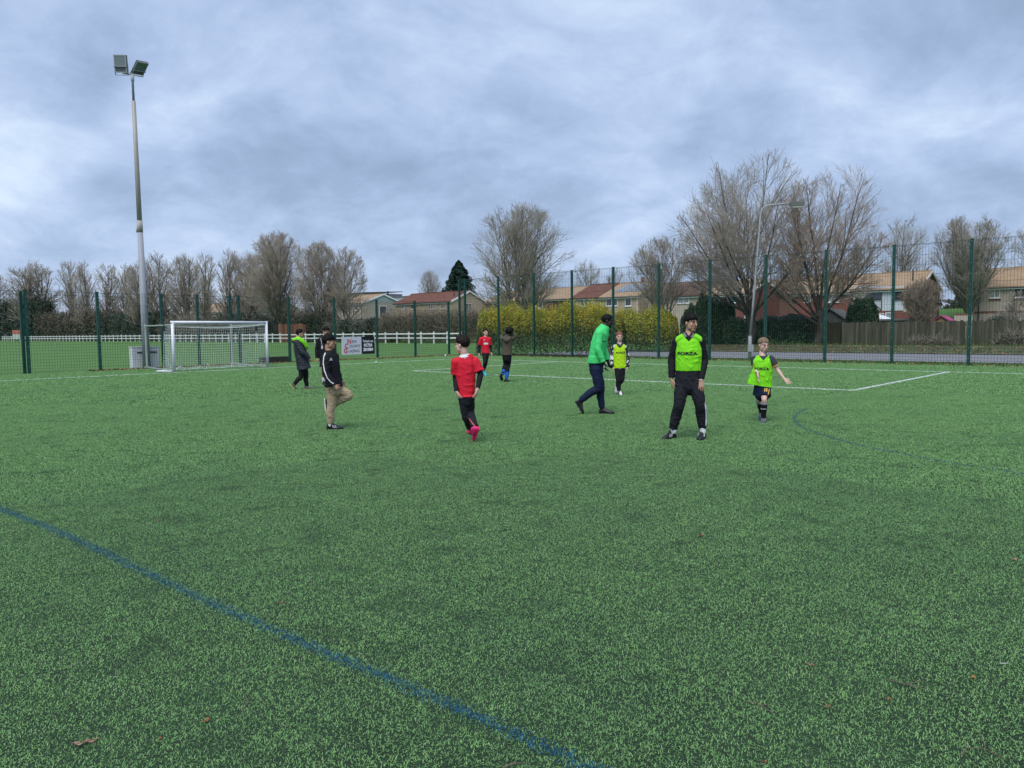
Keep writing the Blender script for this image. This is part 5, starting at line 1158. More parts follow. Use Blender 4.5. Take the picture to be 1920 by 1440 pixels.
# --- teen in a lime bib and black tracksuit, nearest the camera
def teen():
    p = Person((1285, 822), 'dark haired teenager in a lime bib and black tracksuit looking to the right', 1.02, 'tan'); J = p.J; yaw = 4
    rows = [(1289, 722, 0, 20, .72), (1289, 706, 0, 21, .70), (1289, 690, 0, 19.5, .70), (1290, 662, 0, 20.5, .70), (1290, 644, 0, 20, .62), (1290, 634, 0, 14, .60), (1290, 627, 0, 8.5, .85)]
    P, R, wd = torso_rings(p, rows, yaw); p.body.append(chain(P, grown(R, -.012), wd))
    aL = [J(1269, 640, .0), J(1260, 672, .03), J(1259, 708, -.03)]; aR = [J(1311, 640, .0), J(1319, 674, .05), J(1313, 710, -.07)]
    lL = [J(1279, 712, 0), J(1273.5, 757, -.05), J(1262, 804, .02)]; lR = [J(1300, 712, 0), J(1311.5, 757, -.04), J(1316.5, 802, .04)]
    for a in (aL, aR): p.body.append(p.arm(*a))
    for l in (lL, lR): p.body.append(p.leg(*l, fdir(0)))
    for a, b in ((J(1285, 632), aL[0]), (J(1295, 632), aR[0])): p.body.append(chain([a, b], [.05, .05]))
    p.body += p.hand(aL[2]+V3(0, -.0, -.01), (.10, -.15, -1), (1, .3, 0), (.2, -1, 0), .175, .55)
    p.body += p.hand(aR[2]+V3(0, 0, -.01), (.02, -.25, -1), (-.3, .9, 0), (-1, -.1, 0), .19, .30, .35)
    p.head((1294, 606), .262, 42, 3, neck=(1290, 630), hairmat=HAIRB, style='fringe', beard='m')
    p.finish()
    top = [chain(open_top(P[1:]), grown(open_top(R[1:]), .016), wd, caps=(False, False)), p.sleeve(aL), p.sleeve(aR), chain([J(1287, 630), J(1277, 634.5), aL[0]], [.058, .052, .066]), chain([J(1293, 630), J(1303, 634.5), aR[0]], [.058, .052, .066])]
    sh = fuse('jacket', top, BLK, p.o, .009, 4, .005, 3)
    fuse('collar', [chain([J(1290, 634.5, -.01), J(1291, 624.5, .0)], [(.112, .102), (.079, .078)], wd, caps=(False, False))], GREYC, p.o, .007, 2, cut=lambda c: c.y < -.03 and abs(c.x-J(1290.5, 0).x) < .012+.55*(c.z-J(0, 635).z))
    B = [(1289.5, 695, 0, 22, .72), (1289.5, 680, 0, 22.5, .72), (1290, 660, 0, 22.8, .72), (1290, 645, 0, 21.5, .66), (1290, 635, 0, 18.5, .60), (1290, 629, 0, 12, .75)]
    BP, BR, _ = torso_rings(p, B, yaw); vx, vz = J(1290, 0).x, J(0, 641).z
    bib = fuse('bib', [chain(BP, grown(BR, .018), wd, caps=(False, False)), chain([J(1270.5, 637.5), J(1280, 631), J(1290.5, 628.5), J(1301, 631), J(1310.5, 637.5)], [(.048, .084), (.046, .09), (.046, .098), (.046, .09), (.048, .084)], wide=Z)], LIME, p.o, .008, 4, .006, 7, cut=lambda c: (c.y < .03 and c.z > vz+abs(c.x-vx)*1.25) or c.z > J(0, 623).z or (c.x < J(1266.5, 0).x) or (c.x > J(1313.8, 0).x), stretch=(1, 1, 1.6))
    p.lettering('FORZA', bib, 1287.5, 662.3, .042, INK, .0026, 1.45)
    fuse('shirt_front', [chain([J(1290, 650, -.055), J(1290, 637, -.035)], [(.035, .03), (.085, .045)], wd)], CHAR, p.o, .008, 2)
    tr = fuse('trousers', [chain(P[:3][::-1], grown(R[:3][::-1], .020), wd, caps=(False, True)), p.trouser(lL, fdir(0), .022, loose=.004), p.trouser(lR, fdir(0), .022, loose=.004)], BLK2, p.o, .009, 4, .0075, 5, stretch=(1, 1, 1.8))
    p.ribbon('side_stripe', tr, [(1323.5, 707), (1322.5, 735), (1320.5, 757), (1322.5, 777), (1322, 797)], .020, INKW)
    p.ribbon('pocket_label', tr, [(1266.3, 698), (1266, 702)], .012, INKW)
    for a, l in (((1262, 801), (1263.5, 810)), ((1316, 801), (1317, 809))): fuse('sock', [chain([J(*a, .02), J(*l, .02)], [.042, .042])], WHT, p.o, .008, 2)
    p.shoe(J(1266, 821, .10), J(1245, 825, -.10), Z, .285, SBLK, SOLB, SWHT, tongue=SBLK); p.shoe(J(1318.5, 819, .13), J(1310.5, 823.5, -.12), Z, .285, SBLK, SOLB, SWHT, tongue=SBLK)
    v, f = chain([J(1309, 711, -.115), J(1318.5, 711.5, -.06)], [.006, .006]); mesh('wristband', v, f, INKW, p.o)
teen()

# --- coach in a green training top
def coach():
    p = Person((1137, 776), 'tall man in a green training top and navy trousers walking to the right', 1.06, 'dark'); J = p.J; yaw = 80; F = fdir(yaw)
    rows = [(1118.5, 694, 0, 15, .80), (1118, 680, 0, 16.5, .78), (1119.5, 662, 0, 17.5, .68), (1124, 641, 0, 19, .66), (1128.5, 626, 0, 18.5, .62), (1132, 617, 0, 12, .72), (1134, 611, 0, 7.5, .95)]
    P, R, wd = torso_rings(p, rows, yaw); p.body.append(chain(P, grown(R, -.012), wd))
    aN = [J(1124.5, 625, -.18), J(1122, 654, -.24), J(1131, 678, -.22)]; aF = [J(1133, 625, .18), J(1133, 653, .24), J(1139, 676, .22)]
    lS = [J(1117, 691, .09), J(1125.5, 726, .07), J(1128.5, 766, .08)]; lT = [J(1119, 691, -.09), J(1119.5, 727, -.08), J(1089, 750, -.06)]
    for a in (aN, aF): p.body.append(p.arm(*a)); p.body.append(chain([J(1130, 620), a[0]], [.055, .055]))
    for l in (lS, lT): p.body.append(p.leg(*l, F))
    p.head((1139.5, 602.5), .258, 84, 8, neck=(1133.5, 615), hairmat=HAIRB, style='buzz', beard='full')
    p.finish()
    top = [chain(open_top(P[1:]), grown(open_top(R[1:]), .018), wd, caps=(False, False)), p.sleeve(aN, .017), p.sleeve(aF, .017), chain([J(1131, 621), aN[0]], [.066, .070]), chain([J(1131, 621), aF[0]], [.066, .07])]
    top.append(chain([J(1118.5, 681, 0), J(1118.8, 668)], [(19.5/p.s, 17/p.s), (20/p.s, 15.5/p.s)], wd, caps=(False, False)))
    sh = fuse('training_top', top, GRNT, p.o, .009, 4, .005, 9)
    fuse('collar', [chain([J(1130.5, 620.5, 0), J(1133.5, 614.5), J(1135.3, 610.5)], [(.125, .125), (.098, .10), (.084, .09)], wd, caps=(False, False))], GRNT, p.o, .008, 2)
    p.ribbon('chest_stripe', sh, [(1130, 640.2), (1138, 640.4)], .020, M('dark_green_trim', (.012, .10, .04), .7))
    tr = fuse('trousers', [chain([P[1]+V3(0, 0, .015), P[0]], grown(R[:2][::-1], .014-.004), wd, caps=(False, True)), p.trouser(lS, F, .014, loose=.004), p.trouser(lT, F, .014, loose=.006)], NAVY, p.o, .009, 4, .006, 11, stretch=(1, 1, 1.5))
    p.ribbon('pocket_print', tr, [(1129.5, 696), (1133.2, 696.2)], .018, INKW)
    for nm, a, d in (('glove', aN, (.25, -.05, -1)), ('glove', aF, (.3, 0, -1))):
        q = Person.__new__(Person); q.__dict__.update(p.__dict__); q.fing = []; H = q.hand(Vector(a[2])+V3(.002, 0, -.0), d, (1, .5, .2), (.6, -.8, 0) if a is aN else (.6, .8, 0), .205, .75)
        fuse(nm, H+q.fing+[chain([Vector(a[2])+V3(-.01, 0, .035), Vector(a[2])+V3(0, 0, -.02)], [.043, .042], caps=(False, False))], GLOVE, p.o, .007, 3)
    p.ribbon('glove_mark', [c for c in p.o.children if c.name.startswith('glove')][0], [(1133, 684), (1133.5, 689)], .018, INKW)
    for a, b in (((1128.5, 763, .08), (1129, 771, .08)), ((1093, 747.5, -.06), (1086, 753, -.06))): fuse('sock', [chain([J(*a), J(*b)], [.040, .040])], BLK, p.o, .008, 2)
    p.shoe(J(1123.5, 776.5, .08), J(1152, 777, .05), Z, .29, SBLK, SOLB); p.shoe(J(1078.5, 752.5, -.06), J(1092, 775, -.05), V3(1, 0, .55), .275, SBLK, SOLB)
coach()

# --- fair haired boy with open arms
def blonde():
    p = Person((1432, 790), 'fair haired boy in a loose lime bib walking with open arms', .83, 'pale'); J = p.J; yaw = 8
    rows = [(1429, 740, 0, 12.5, .75), (1429, 728, 0, 14, .72), (1428.5, 710, 0, 13.5, .72), (1428.5, 690, 0, 14.5, .70), (1428.5, 677, 0, 14, .64), (1428, 670, 0, 10, .66), (1428, 665, 0, 6, .95)]
    P, R, wd = torso_rings(p, rows, yaw); p.body.append(chain(P, grown(R, -.012), wd))
    aL = [J(1414, 674, 0), J(1415, 689, -.02), J(1420.5, 701, -.17)]; aR = [J(1443, 673, 0), J(1454, 691.5, .0), J(1466, 708.5, -.08)]
    lF = [J(1432, 736, -.02), J(1432.3, 748, -.13), J(1431.5, 781, -.06)]; lB = [J(1424, 736, .04), J(1423.5, 748, .03), J(1428, 777, .24)]
    for a in (aL, aR): p.body.append(p.arm(*a)); p.body.append(chain([J(1428.5, 670), a[0]], [.042, .043]))
    for l in (lF, lB): p.body.append(p.leg(*l, fdir(0)))
    p.body += p.hand(aL[2], (.10, -.45, -.9), (1, -.2, .2), (.3, -1, .1), .145, .25, .2); p.body += p.hand(aR[2], (.75, -.3, -.7), (-.2, -.7, .6), (.35, -.3, .8), .145, .25, .3)
    p.head((1430, 647), .238, 30, 10, neck=(1428, 667), hairmat=HAIRBL, style='crop')
    p.finish()
    sh = fuse('shirt', [chain(open_top(P[1:]), grown(open_top(R[1:]), .010), wd, caps=(False, False)), p.sleeve(aL, .016, .82), p.sleeve(aR, .016, .72), chain([J(1428, 671), aL[0]], [.05, .055]), chain([J(1428, 671), aR[0]], [.05, .055])], CHAR, p.o, .008, 3, .004, 3)
    for a, q, nm in ((aL, .80, 'cuff'), (aR, .70, 'cuff')):
        c0 = Vector(a[0]).lerp(Vector(a[1]), q-.05); c1 = Vector(a[0]).lerp(Vector(a[1]), q+.03); v, f = chain([c0, c1], [.0725*p.k+.009, .0735*p.k+.009], caps=(False, False), sub=1); mesh(nm, v, f, M('yellow_red_trim', (.55, .30, .06), .7), p.o, True)
    fuse('collar', [chain([J(1428, 672), J(1428.3, 667.5)], [(.080, .070), (.062, .057)], wd, caps=(False, False))], CHAR, p.o, .007, 2, cut=lambda c: c.y < -.02 and abs(c.x-J(1429, 0).x) < .6*(c.z-J(0, 672).z))
    B = [(1423.5, 724.5, 0, 23, .60), (1425, 712, 0, 20, .68), (1427.5, 698, 0, 17.5, .74), (1428.5, 685, 0, 17.2, .74), (1428.3, 676, 0, 17.8, .62), (1428.5, 670, 0, 13.5, .60), (1428.5, 666, 0, 8.5, .75)]
    BP, BR, _ = torso_rings(p, B, yaw); vx, vz = J(1430, 0).x, J(0, 675.5).z
    bib = fuse('bib', [chain(BP, grown(BR, .010), wd, caps=(False, False)), chain([J(1417, 674), J(1428, 669.5), J(1440, 674)], [(.040, .066), (.045, .07), (.040, .066)], wide=Z)], LIME, p.o, .007, 4, .008, 17, cut=lambda c: (c.y < .03 and c.z > vz+abs(c.x-vx)*1.1) or c.z > J(0, 665).z or (c.z < J(0, 718).z-(c.x-J(1398, 0).x)*.17), stretch=(1.3, 1.3, .7))
    p.lettering('FORZA', bib, 1427, 690.5, .042, INK, .002, 1.2)
    so = fuse('shorts', [chain(P[:3][::-1], grown(R[:3][::-1], .016), wd, caps=(False, True)), p.trouser([J(1433, 727, -.0), J(1434.5, 745, -.10), lF[2]], fdir(0), .018, .86, .02), p.trouser([J(1423.5, 727, .03), J(1420.5, 745, .03), lB[2]], fdir(0), .018, .86, .02)], NAVY, p.o, .008, 3, .005, 5)
    p.lettering('10', so, 1434.5, 729.8, .052, INKY, .003, .8)
    p.ribbon('side_stripe', so, [(1441, 728), (1438.3, 741)], .014, INKY)
    for l, nm in ((lF, 'sock'), (lB, 'sock')):
        k, a = Vector(l[1]), Vector(l[2]); sk = fuse(nm, [chain([k.lerp(a, .24), k.lerp(a, .5), k.lerp(a, .8), a+V3(0, 0, -.03)], [.057*p.k+.008, .055*p.k+.008, .042*p.k+.008, .036*p.k+.01], caps=(False, False))], BLK, p.o, .007, 3)
        v, f = chain([k.lerp(a, .17), k.lerp(a, .27)], [.060*p.k+.009, .062*p.k+.009], caps=(False, False), sub=1); mesh('sock_band', v, f, GREYC, p.o, True)
        if l is lF: p.lettering('FORZA', sk, 1431.5, 765, .016, INKW, .0008, 1.2)
    p.shoe(J(1432, 787, .05), J(1431, 791.5, -.16), Z, .235, GREYS, SOLBL, SWHT); p.shoe(J(1427.5, 778, .32), J(1427.5, 786, .14), V3(0, .5, 1), .235, GREYS, SOLBL)
    v, f = chain([J(1417.5, 698, -.165), J(1422.8, 699.5, -.165)], [.011, .011]); mesh('wristband', v, f, BLK, p.o)
blonde()

# --- boy in a red shirt seen from behind
def red_back():
    p = Person((886, 826), 'boy in a red shirt seen from behind with bright pink boots', .90, 'pale'); J = p.J; yaw = 172
    rows = [(876, 752, 0, 12, .90), (876, 740, 0, 13.5, .85), (875.5, 722, 0, 15.5, .72), (875, 700, 0, 17, .66), (875, 682, 0, 18.5, .60), (875, 670, 0, 14, .58), (874, 664, 0, 7, .95)]
    P, R, wd = torso_rings(p, rows, yaw); p.body.append(chain(P, grown(R, -.012), wd))
    aL = [J(857.5, 679, 0), J(856, 706, .06), J(857.5, 733, -.06)]; aR = [J(893, 679, 0), J(902.5, 701, -.02), J(897, 727, -.14)]
    lL = [J(871.5, 745, .0), J(873.5, 776, .02), J(882, 806, .16)]; lR = [J(880.5, 745, -.02), J(881.5, 773, .06), J(891.5, 800, -.12)]
    for a in (aL, aR): p.body.append(p.arm(*a)); p.body.append(chain([J(875, 671), a[0]], [.045, .045]))
    for l in (lL, lR): p.body.append(p.leg(*l, V3(0, 1, 0)))
    p.body += p.hand(aL[2], (.45, -.1, -.8), (.6, .5, 0), (.6, .6, -.1), .155, .55); p.body += p.hand(aR[2], (-.25, -.2, -.9), (-.6, .4, 0), (-.4, .8, 0), .155, .6)
    p.head((869, 646.5), .250, -118, 4, neck=(873, 665), hairmat=HAIRD, style='long_top')
    p.finish()
    sl = fuse('base_layer', [p.sleeve(aL, .006), p.sleeve(aR, .006)], BLK, p.o, .0075, 2, .002, 2)
    H = [(876, 743, 0, 20, .80)]+rows[1:]
    HP, HR, _ = torso_rings(p, H, yaw)
    sh = fuse('shirt', [chain(open_top(HP), grown(open_top(HR), .014), wd, caps=(False, False)), p.sleeve(aL, .020, .78), p.sleeve(aR, .020, .80), chain([J(875, 672), aL[0]], [.056, .066]), chain([J(875, 672), aR[0]], [.056, .066])], RED, p.o, .0085, 4, .0065, 21, stretch=(1, 1, .8))
    fuse('collar', [chain([J(874.5, 670), J(873.7, 663.8)], [(.098, .085), (.066, .063)], wd, caps=(False, False))], WHT, p.o, .006, 2)
    p.ribbon('neck_print', sh, [(874.5, 668.5), (874.5, 671.5)], .016, INKW)
    tr = fuse('trousers', [chain([P[1]+V3(0, 0, .015), P[0]], grown(R[:2][::-1], .012), wd, caps=(False, True)), p.trouser(lL, V3(0, 1, 0), .011, loose=.005), p.trouser(lR, V3(0, 1, 0), .011, loose=.005)], BLK2, p.o, .0085, 4, .007, 5, stretch=(1, 1, 1.6))
    p.ribbon('red_zip', tr, [(880.5, 783), (886, 791), (891.5, 797.5)], .014, M('coral_trim', (.60, .10, .08), .6))
    p.shoe(J(877, 813, .10), J(888, 820, .24), Z, .225, SPINK, SOLP, SBLK)
    p.shoe(J(899, 799, -.18), J(888.5, 827.5, -.06), V3(-.8, -.25, .45), .24, SPINK, SOLP, SBLK)
red_back()

# --- boy in a black zip top standing on one leg
def one_leg():
    p = Person((630, 804), 'boy in a black zip top and beige trousers balancing on one leg', .92, 'brown'); J = p.J; yaw = 68; F = fdir(85)
    rows = [(628, 733, 0, 13, .95), (627.5, 722, 0, 15.5, .85), (627, 705, 0, 15.5, .80), (625.5, 685, 0, 15.5, .82), (624, 670, 0, 14.5, .74), (623, 662, 0, 10.5, .78), (622.5, 656, 0, 6.5, .95)]
    P, R, wd = torso_rings(p, rows, yaw); p.body.append(chain(P, grown(R, -.012), wd))
    aN = [J(616.5, 669, -.14), J(615, 698, -.20), J(627.5, 721, -.24)]; aF = [J(631, 669, .14), J(634, 696, .18), J(640, 716, .14)]
    lS = [J(623.5, 728, -.02), J(622, 760, -.02), J(620, 793.5, .0)]; lR = [J(631, 727, .06), J(654.5, 742, .02), J(617, 763, .10)]
    for a in (aN, aF): p.body.append(p.arm(*a)); p.body.append(chain([J(623, 663), a[0]], [.045, .045]))
    for l in (lS, lR): p.body.append(p.leg(*l, F))
    p.body += p.hand(aN[2], (.75, -.2, -.45), (.3, 1, -.2), (.5, -.1, .8), .150, .8, fist=True); p.body += p.hand(aF[2], (.6, 0, -.7), (0, -1, 0), (.5, 0, .8), .15, .7)
    p.head((622.5, 641), .246, 76, 2, neck=(621.5, 659), hairmat=HAIRB, style='fringe')
    p.finish()
    hem = [(628, 724, 0, 17, .92)]+rows[2:]; HP, HR, _ = torso_rings(p, hem, yaw)
    sh = fuse('zip_top', [chain(open_top(HP), grown(open_top(HR), .014), wd, caps=(False, False)), p.sleeve(aN, .024), p.sleeve(aF, .022), chain([J(623, 664), aN[0]], [.058, .064]), chain([J(623, 664), aF[0]], [.058, .064])], BLK, p.o, .0085, 4, .006, 13)
    fuse('collar', [chain([J(622.7, 666), J(622, 656.5)], [(.098, .098), (.069, .071)], wd, caps=(False, False))], BLK, p.o, .007, 2)
    p.ribbon('sleeve_stripe', sh, [(615.6, 659.5), (612, 668), (610.8, 680), (612.5, 693), (617, 706), (623, 713.5), (628, 717)], .014, INKW)
    p.lettering('A', sh, 624.2, 672.5, .036, INKW, .006, 1.1, 'chest_badge')
    tr = fuse('trousers', [chain(P[:3][::-1], grown(R[:3][::-1], .010), wd, caps=(False, True)), p.trouser(lS, F, .016, loose=.006), p.trouser(lR, F, .018, loose=.008)], BEI, p.o, .0085, 4, .0075, 15, stretch=(1, 1, 1.6))
    p.ribbon('pocket_print', tr, [(618.5, 733.5), (624, 733.5)], .010, GREYC); p.ribbon('drawstring', tr, [(620.4, 726), (620.4, 730)], .010, INK)
    fuse('sock', [chain([J(619.5, 793), J(619, 799)], [.040, .040])], WHT, p.o, .007, 2)
    p.shoe(J(613, 804.5, .0), J(645.5, 805.5, -.03), Z, .27, SBLK, SOLB, SWHT, tongue=SBLK); p.shoe(J(609.5, 748, .12), J(611, 774, .10), V3(1, .0, .02), .25, SBLK, SOLW)
one_leg()

# --- girl in a yellow bib
def girl():
    p = Person((1163, 740), 'girl with ginger hair tied back in a yellow lime bib', .88, 'pale'); J = p.J; yaw = 2
    rows = [(1162, 702, 0, 8.8, .85), (1162, 692, 0, 9.6, .78), (1162, 680, 0, 9, .74), (1162, 664, 0, 10, .70), (1162, 653, 0, 10, .62), (1162, 647, 0, 7, .66), (1162, 643, 0, 4, .95)]
    P, R, wd = torso_rings(p, rows, yaw); p.body.append(chain(P, grown(R, -.012), wd))
    aL = [J(1151.5, 651, 0), J(1147.8, 669, .03), J(1148.6, 687, -.04)]; aR = [J(1172.5, 651, 0), J(1176.5, 669, .03), J(1176.5, 687, -.04)]
    lF = [J(1158.5, 695, -.02), J(1159.3, 712, -.05), J(1160.6, 732, -.03)]; lB = [J(1166, 695, .03), J(1166, 712, -.02), J(1157, 725, .25)]
    for a in (aL, aR): p.body.append(p.arm(*a)); p.body.append(chain([J(1162, 647), a[0]], [.042, .042]))
    for l in (lF, lB): p.body.append(p.leg(*l, fdir(0)))
    p.body += p.hand(aL[2], (.15, -.2, -1), (1, .2, 0), (.1, -1, 0), .15, .5); p.body += p.hand(aR[2], (-.05, -.2, -1), (-1, .2, 0), (-.1, -1, 0), .15, .6)
    p.head((1161.5, 631.5), .242, 8, 4, neck=(1162, 645), hairmat=HAIRG, style='tied')
    p.finish()
    CAMO = M('black_white_pattern', (.03, .03, .04), .8, col2=(.70, .70, .74), scale=11); r = [n for n in CAMO.node_tree.nodes if n.type == 'VALTORGB'][0]; r.color_ramp.interpolation = 'CONSTANT'; r.color_ramp.elements[1].position = .52
    fuse('patterned_hoodie', [chain(open_top(P[1:]), grown(open_top(R[1:]), .010), wd, caps=(False, False)), p.sleeve(aL, .018), p.sleeve(aR, .018), chain([J(1162, 648), aL[0]], [.05, .056]), chain([J(1162, 648), aR[0]], [.05, .056])], CAMO, p.o, .009, 3, .004, 5)
    for a in (aL, aR): v, f = chain([Vector(a[1]).lerp(Vector(a[2]), .85), Vector(a[2])+V3(0, 0, -.01)], [.046, .042], caps=(False, False), sub=1); mesh('cuff', v, f, BLK, p.o, True)
    fuse('hood', [chain([J(1156, 647, .03), J(1162, 643.5, .07), J(1168, 647, .03)], [.04, .05, .04]), chain([J(1157.5, 645.5, -.03), J(1162, 650, -.09), J(1166.5, 645.5, -.03)], [.030, .032, .030])], CHAR, p.o, .008, 2)
    B = [(1162.5, 690, 0, 11.8, .72), (1162, 676, 0, 11.3, .74), (1162, 664, 0, 11.3, .74), (1162, 654, 0, 11, .70), (1162, 648, 0, 8.5, .68), (1162, 644.5, 0, 5.5, .8)]
    BP, BR, _ = torso_rings(p, B, yaw); vx, vz = J(1162.5, 0).x, J(0, 650.5).z
    bib = fuse('bib', [chain(BP, grown(BR, .014), wd, caps=(False, False)), chain([J(1153, 650), J(1162, 648), J(1171.5, 650)], [(.045, .068), (.05, .07), (.045, .068)], wide=Z)], LIMEY, p.o, .0085, 4, .006, 19, cut=lambda c: (c.y < .03 and c.z > vz+abs(c.x-vx)*1.1) or c.z > J(0, 645.5).z)
    p.lettering('FORZA', bib, 1163.5, 661, .040, INK, .002, 1.2)
    tr = fuse('leggings', [chain(P[:3][::-1], grown(R[:3][::-1], .008), wd, caps=(False, True)), p.trouser(lF, fdir(0), .010, loose=.004), p.trouser(lB, fdir(0), .010, loose=.004)], BLK, p.o, .0085, 3, .004, 5)
    p.ribbon('side_stripe', tr, [(1152.9, 704), (1154.5, 718)], .012, INKW)
    p.shoe(J(1160.8, 735.5, .08), J(1164.5, 741, -.10), Z, .225, SWHT, SOLB, SPINK); p.shoe(J(1155, 724, .34), J(1156, 738, .24), V3(0, -.7, .7), .22, SWHT, SOLW, SPINK)
girl()

# --- boy in a red shirt facing the camera near the far box corner
def red_front():
    p = Person((910, 704), 'boy in a red shirt facing the camera near the hedge', .97, 'pale'); J = p.J; yaw = -12
    rows = [(911, 668, 0, 6.2, .80), (911, 661, 0, 6.6, .75), (911, 652, 0, 6.2, .72), (911, 642, 0, 6.8, .68), (911, 636.5, 0, 6.6, .62), (911, 633, 0, 4.4, .66), (911.5, 630.5, 0, 2.8, .95)]
    P, R, wd = torso_rings(p, rows, yaw); p.body.append(chain(P, grown(R, -.012), wd))
    aL = [J(903.5, 636, 0), J(899.3, 650, .06), J(898.8, 662.5, -.03)]; aR = [J(918, 636, 0), J(920.2, 650, .06), J(922.3, 661.5, -.05)]
    lF = [J(908.8, 664, -.03), J(909.8, 679, -.12), J(906.8, 694, -.02)]; lB = [J(913, 664, .04), J(911.5, 679, .05), J(908, 693, .26)]
    for a in (aL, aR): p.body.append(p.arm(*a)); p.body.append(chain([J(911, 633), a[0]], [.045, .045]))
    for l in (lF, lB): p.body.append(p.leg(*l, fdir(0)))
    p.body += p.hand(aL[2], (-.05, -.2, -1), (1, .2, 0), (.1, -1, 0), .165, .5); p.body += p.hand(aR[2], (.2, -.2, -1), (-1, .2, 0), (-.1, -1, 0), .165, .45)
    p.head((911.8, 623.3), .262, 18, 2, neck=(911.3, 632), hairmat=HAIRD, style='short')
    p.finish()
    fuse('base_layer', [p.sleeve(aL, .006), p.sleeve(aR, .006)], BLK, p.o, .009, 2)
    H = [(911, 662.5, 0, 7, .75)]+rows[2:]; HP, HR, _ = torso_rings(p, H, yaw)
    sh = fuse('shirt', [chain(open_top(HP), grown(open_top(HR), .014), wd, caps=(False, False)), p.sleeve(aL, .020, .75), p.sleeve(aR, .020, .75), chain([J(911, 634), aL[0]], [.058, .066]), chain([J(911, 634), aR[0]], [.058, .066])], RED, p.o, .010, 3, .005, 3)
    p.ribbon('chest_print', sh, [(908.2, 644.3), (916, 644.3)], .062, INKW); p.ribbon('chest_badge', sh, [(908, 637.5), (909.5, 637.5)], .03, INKW)
    fuse('trousers', [chain([P[1]+V3(0, 0, .015), P[0]], grown(R[:2][::-1], .010-.004), wd, caps=(False, True)), p.trouser(lF, fdir(0), .010), p.trouser(lB, fdir(0), .010)], BLK, p.o, .010, 3, .004, 5)
    p.shoe(J(905.8, 699.5, .08), J(911.5, 704.5, -.12), Z, .26, SCY, SCY); p.shoe(J(906.5, 695, .34), J(907, 701, .16), V3(0, -.4, .9), .25, SCY, SCY)
red_front()

# --- person in an olive hooded top, turned away
def hoodie():
    p = Person((949, 716), 'person in an olive hooded top and blue socks turned away', .95, 'dark'); J = p.J; yaw = 150
    rows = [(951, 672, 0, 8.4, .85), (951, 662, 0, 8.8, .80), (951, 652, 0, 8.4, .78), (951.5, 642, 0, 8.8, .74), (952, 635, 0, 8.4, .68), (953, 631, 0, 5.8, .7), (954, 628, 0, 3.4, .95)]
    P, R, wd = torso_rings(p, rows, yaw); p.body.append(chain(P, grown(R, -.012), wd))
    aL = [J(943.5, 635.5, .02), J(941.2, 632, .30), J(948, 624, .26)]; aR = [J(961, 635, .02), J(965.5, 633, .22), J(962.2, 625, .20)]
    lF = [J(948.5, 668, .02), J(947.5, 684, .06), J(942.8, 701, -.06)]; lB = [J(954, 668, -.02), J(953.5, 684, .06), J(950, 708, .0)]
    for a in (aL, aR): p.body.append(p.arm(*a)); p.body.append(chain([J(952, 633), a[0]], [.045, .045]))
    for l in (lF, lB): p.body.append(p.leg(*l, V3(.5, .8, 0)))
    p.body += p.hand(aL[2], (.3, -.2, .8), (.6, .3, 0), (.2, .6, .5), .165, .5); p.body += p.hand(aR[2], (-.2, .1, .9), (-.7, .3, 0), (0, .6, .5), .165, .5)
    p.head((956.5, 623.5), .255, 140, 16, neck=(954.5, 631), hairmat=HAIRB, style='curly')
    p.finish()
    H = [(950.5, 666, 0, 10.2, .80)]+rows[2:]; HP, HR, _ = torso_rings(p, H, yaw)
    fuse('hoodie', [chain(open_top(HP), grown(open_top(HR), .018), wd, caps=(False, False)), p.sleeve(aL, .024), p.sleeve(aR, .024), chain([J(952, 634), aL[0]], [.06, .07]), chain([J(952, 634), aR[0]], [.06, .07]), chain([J(946.5, 634, -.07), J(951, 639, -.14), J(957.5, 633.5, -.07)], [.055, .07, .05])], OLIVE, p.o, .010, 4, .007, 3)
    fuse('trousers', [chain([P[1]+V3(0, 0, .015), P[0]], grown(R[:2][::-1], .010-.004), wd, caps=(False, True)), p.trouser(lF, V3(.5, .8, 0), .014), p.trouser(lB, V3(.5, .8, 0), .014)], BLK, p.o, .010, 3, .004, 5)
    for l in (lF, lB): k, a = Vector(l[1]), Vector(l[2]); fuse('sock', [chain([k.lerp(a, .55), a+V3(0, 0, -.03)], [.066, .052], caps=(False, False))], BLUES, p.o, .008, 2)
    p.shoe(J(939.5, 700, -.12), J(941.5, 714, .0), V3(-.3, -.8, .5), .25, SBLK, SOLB); p.shoe(J(945.5, 717, -.02), J(956, 717.5, .10), Z, .26, SBLK, SOLB)
hoodie()

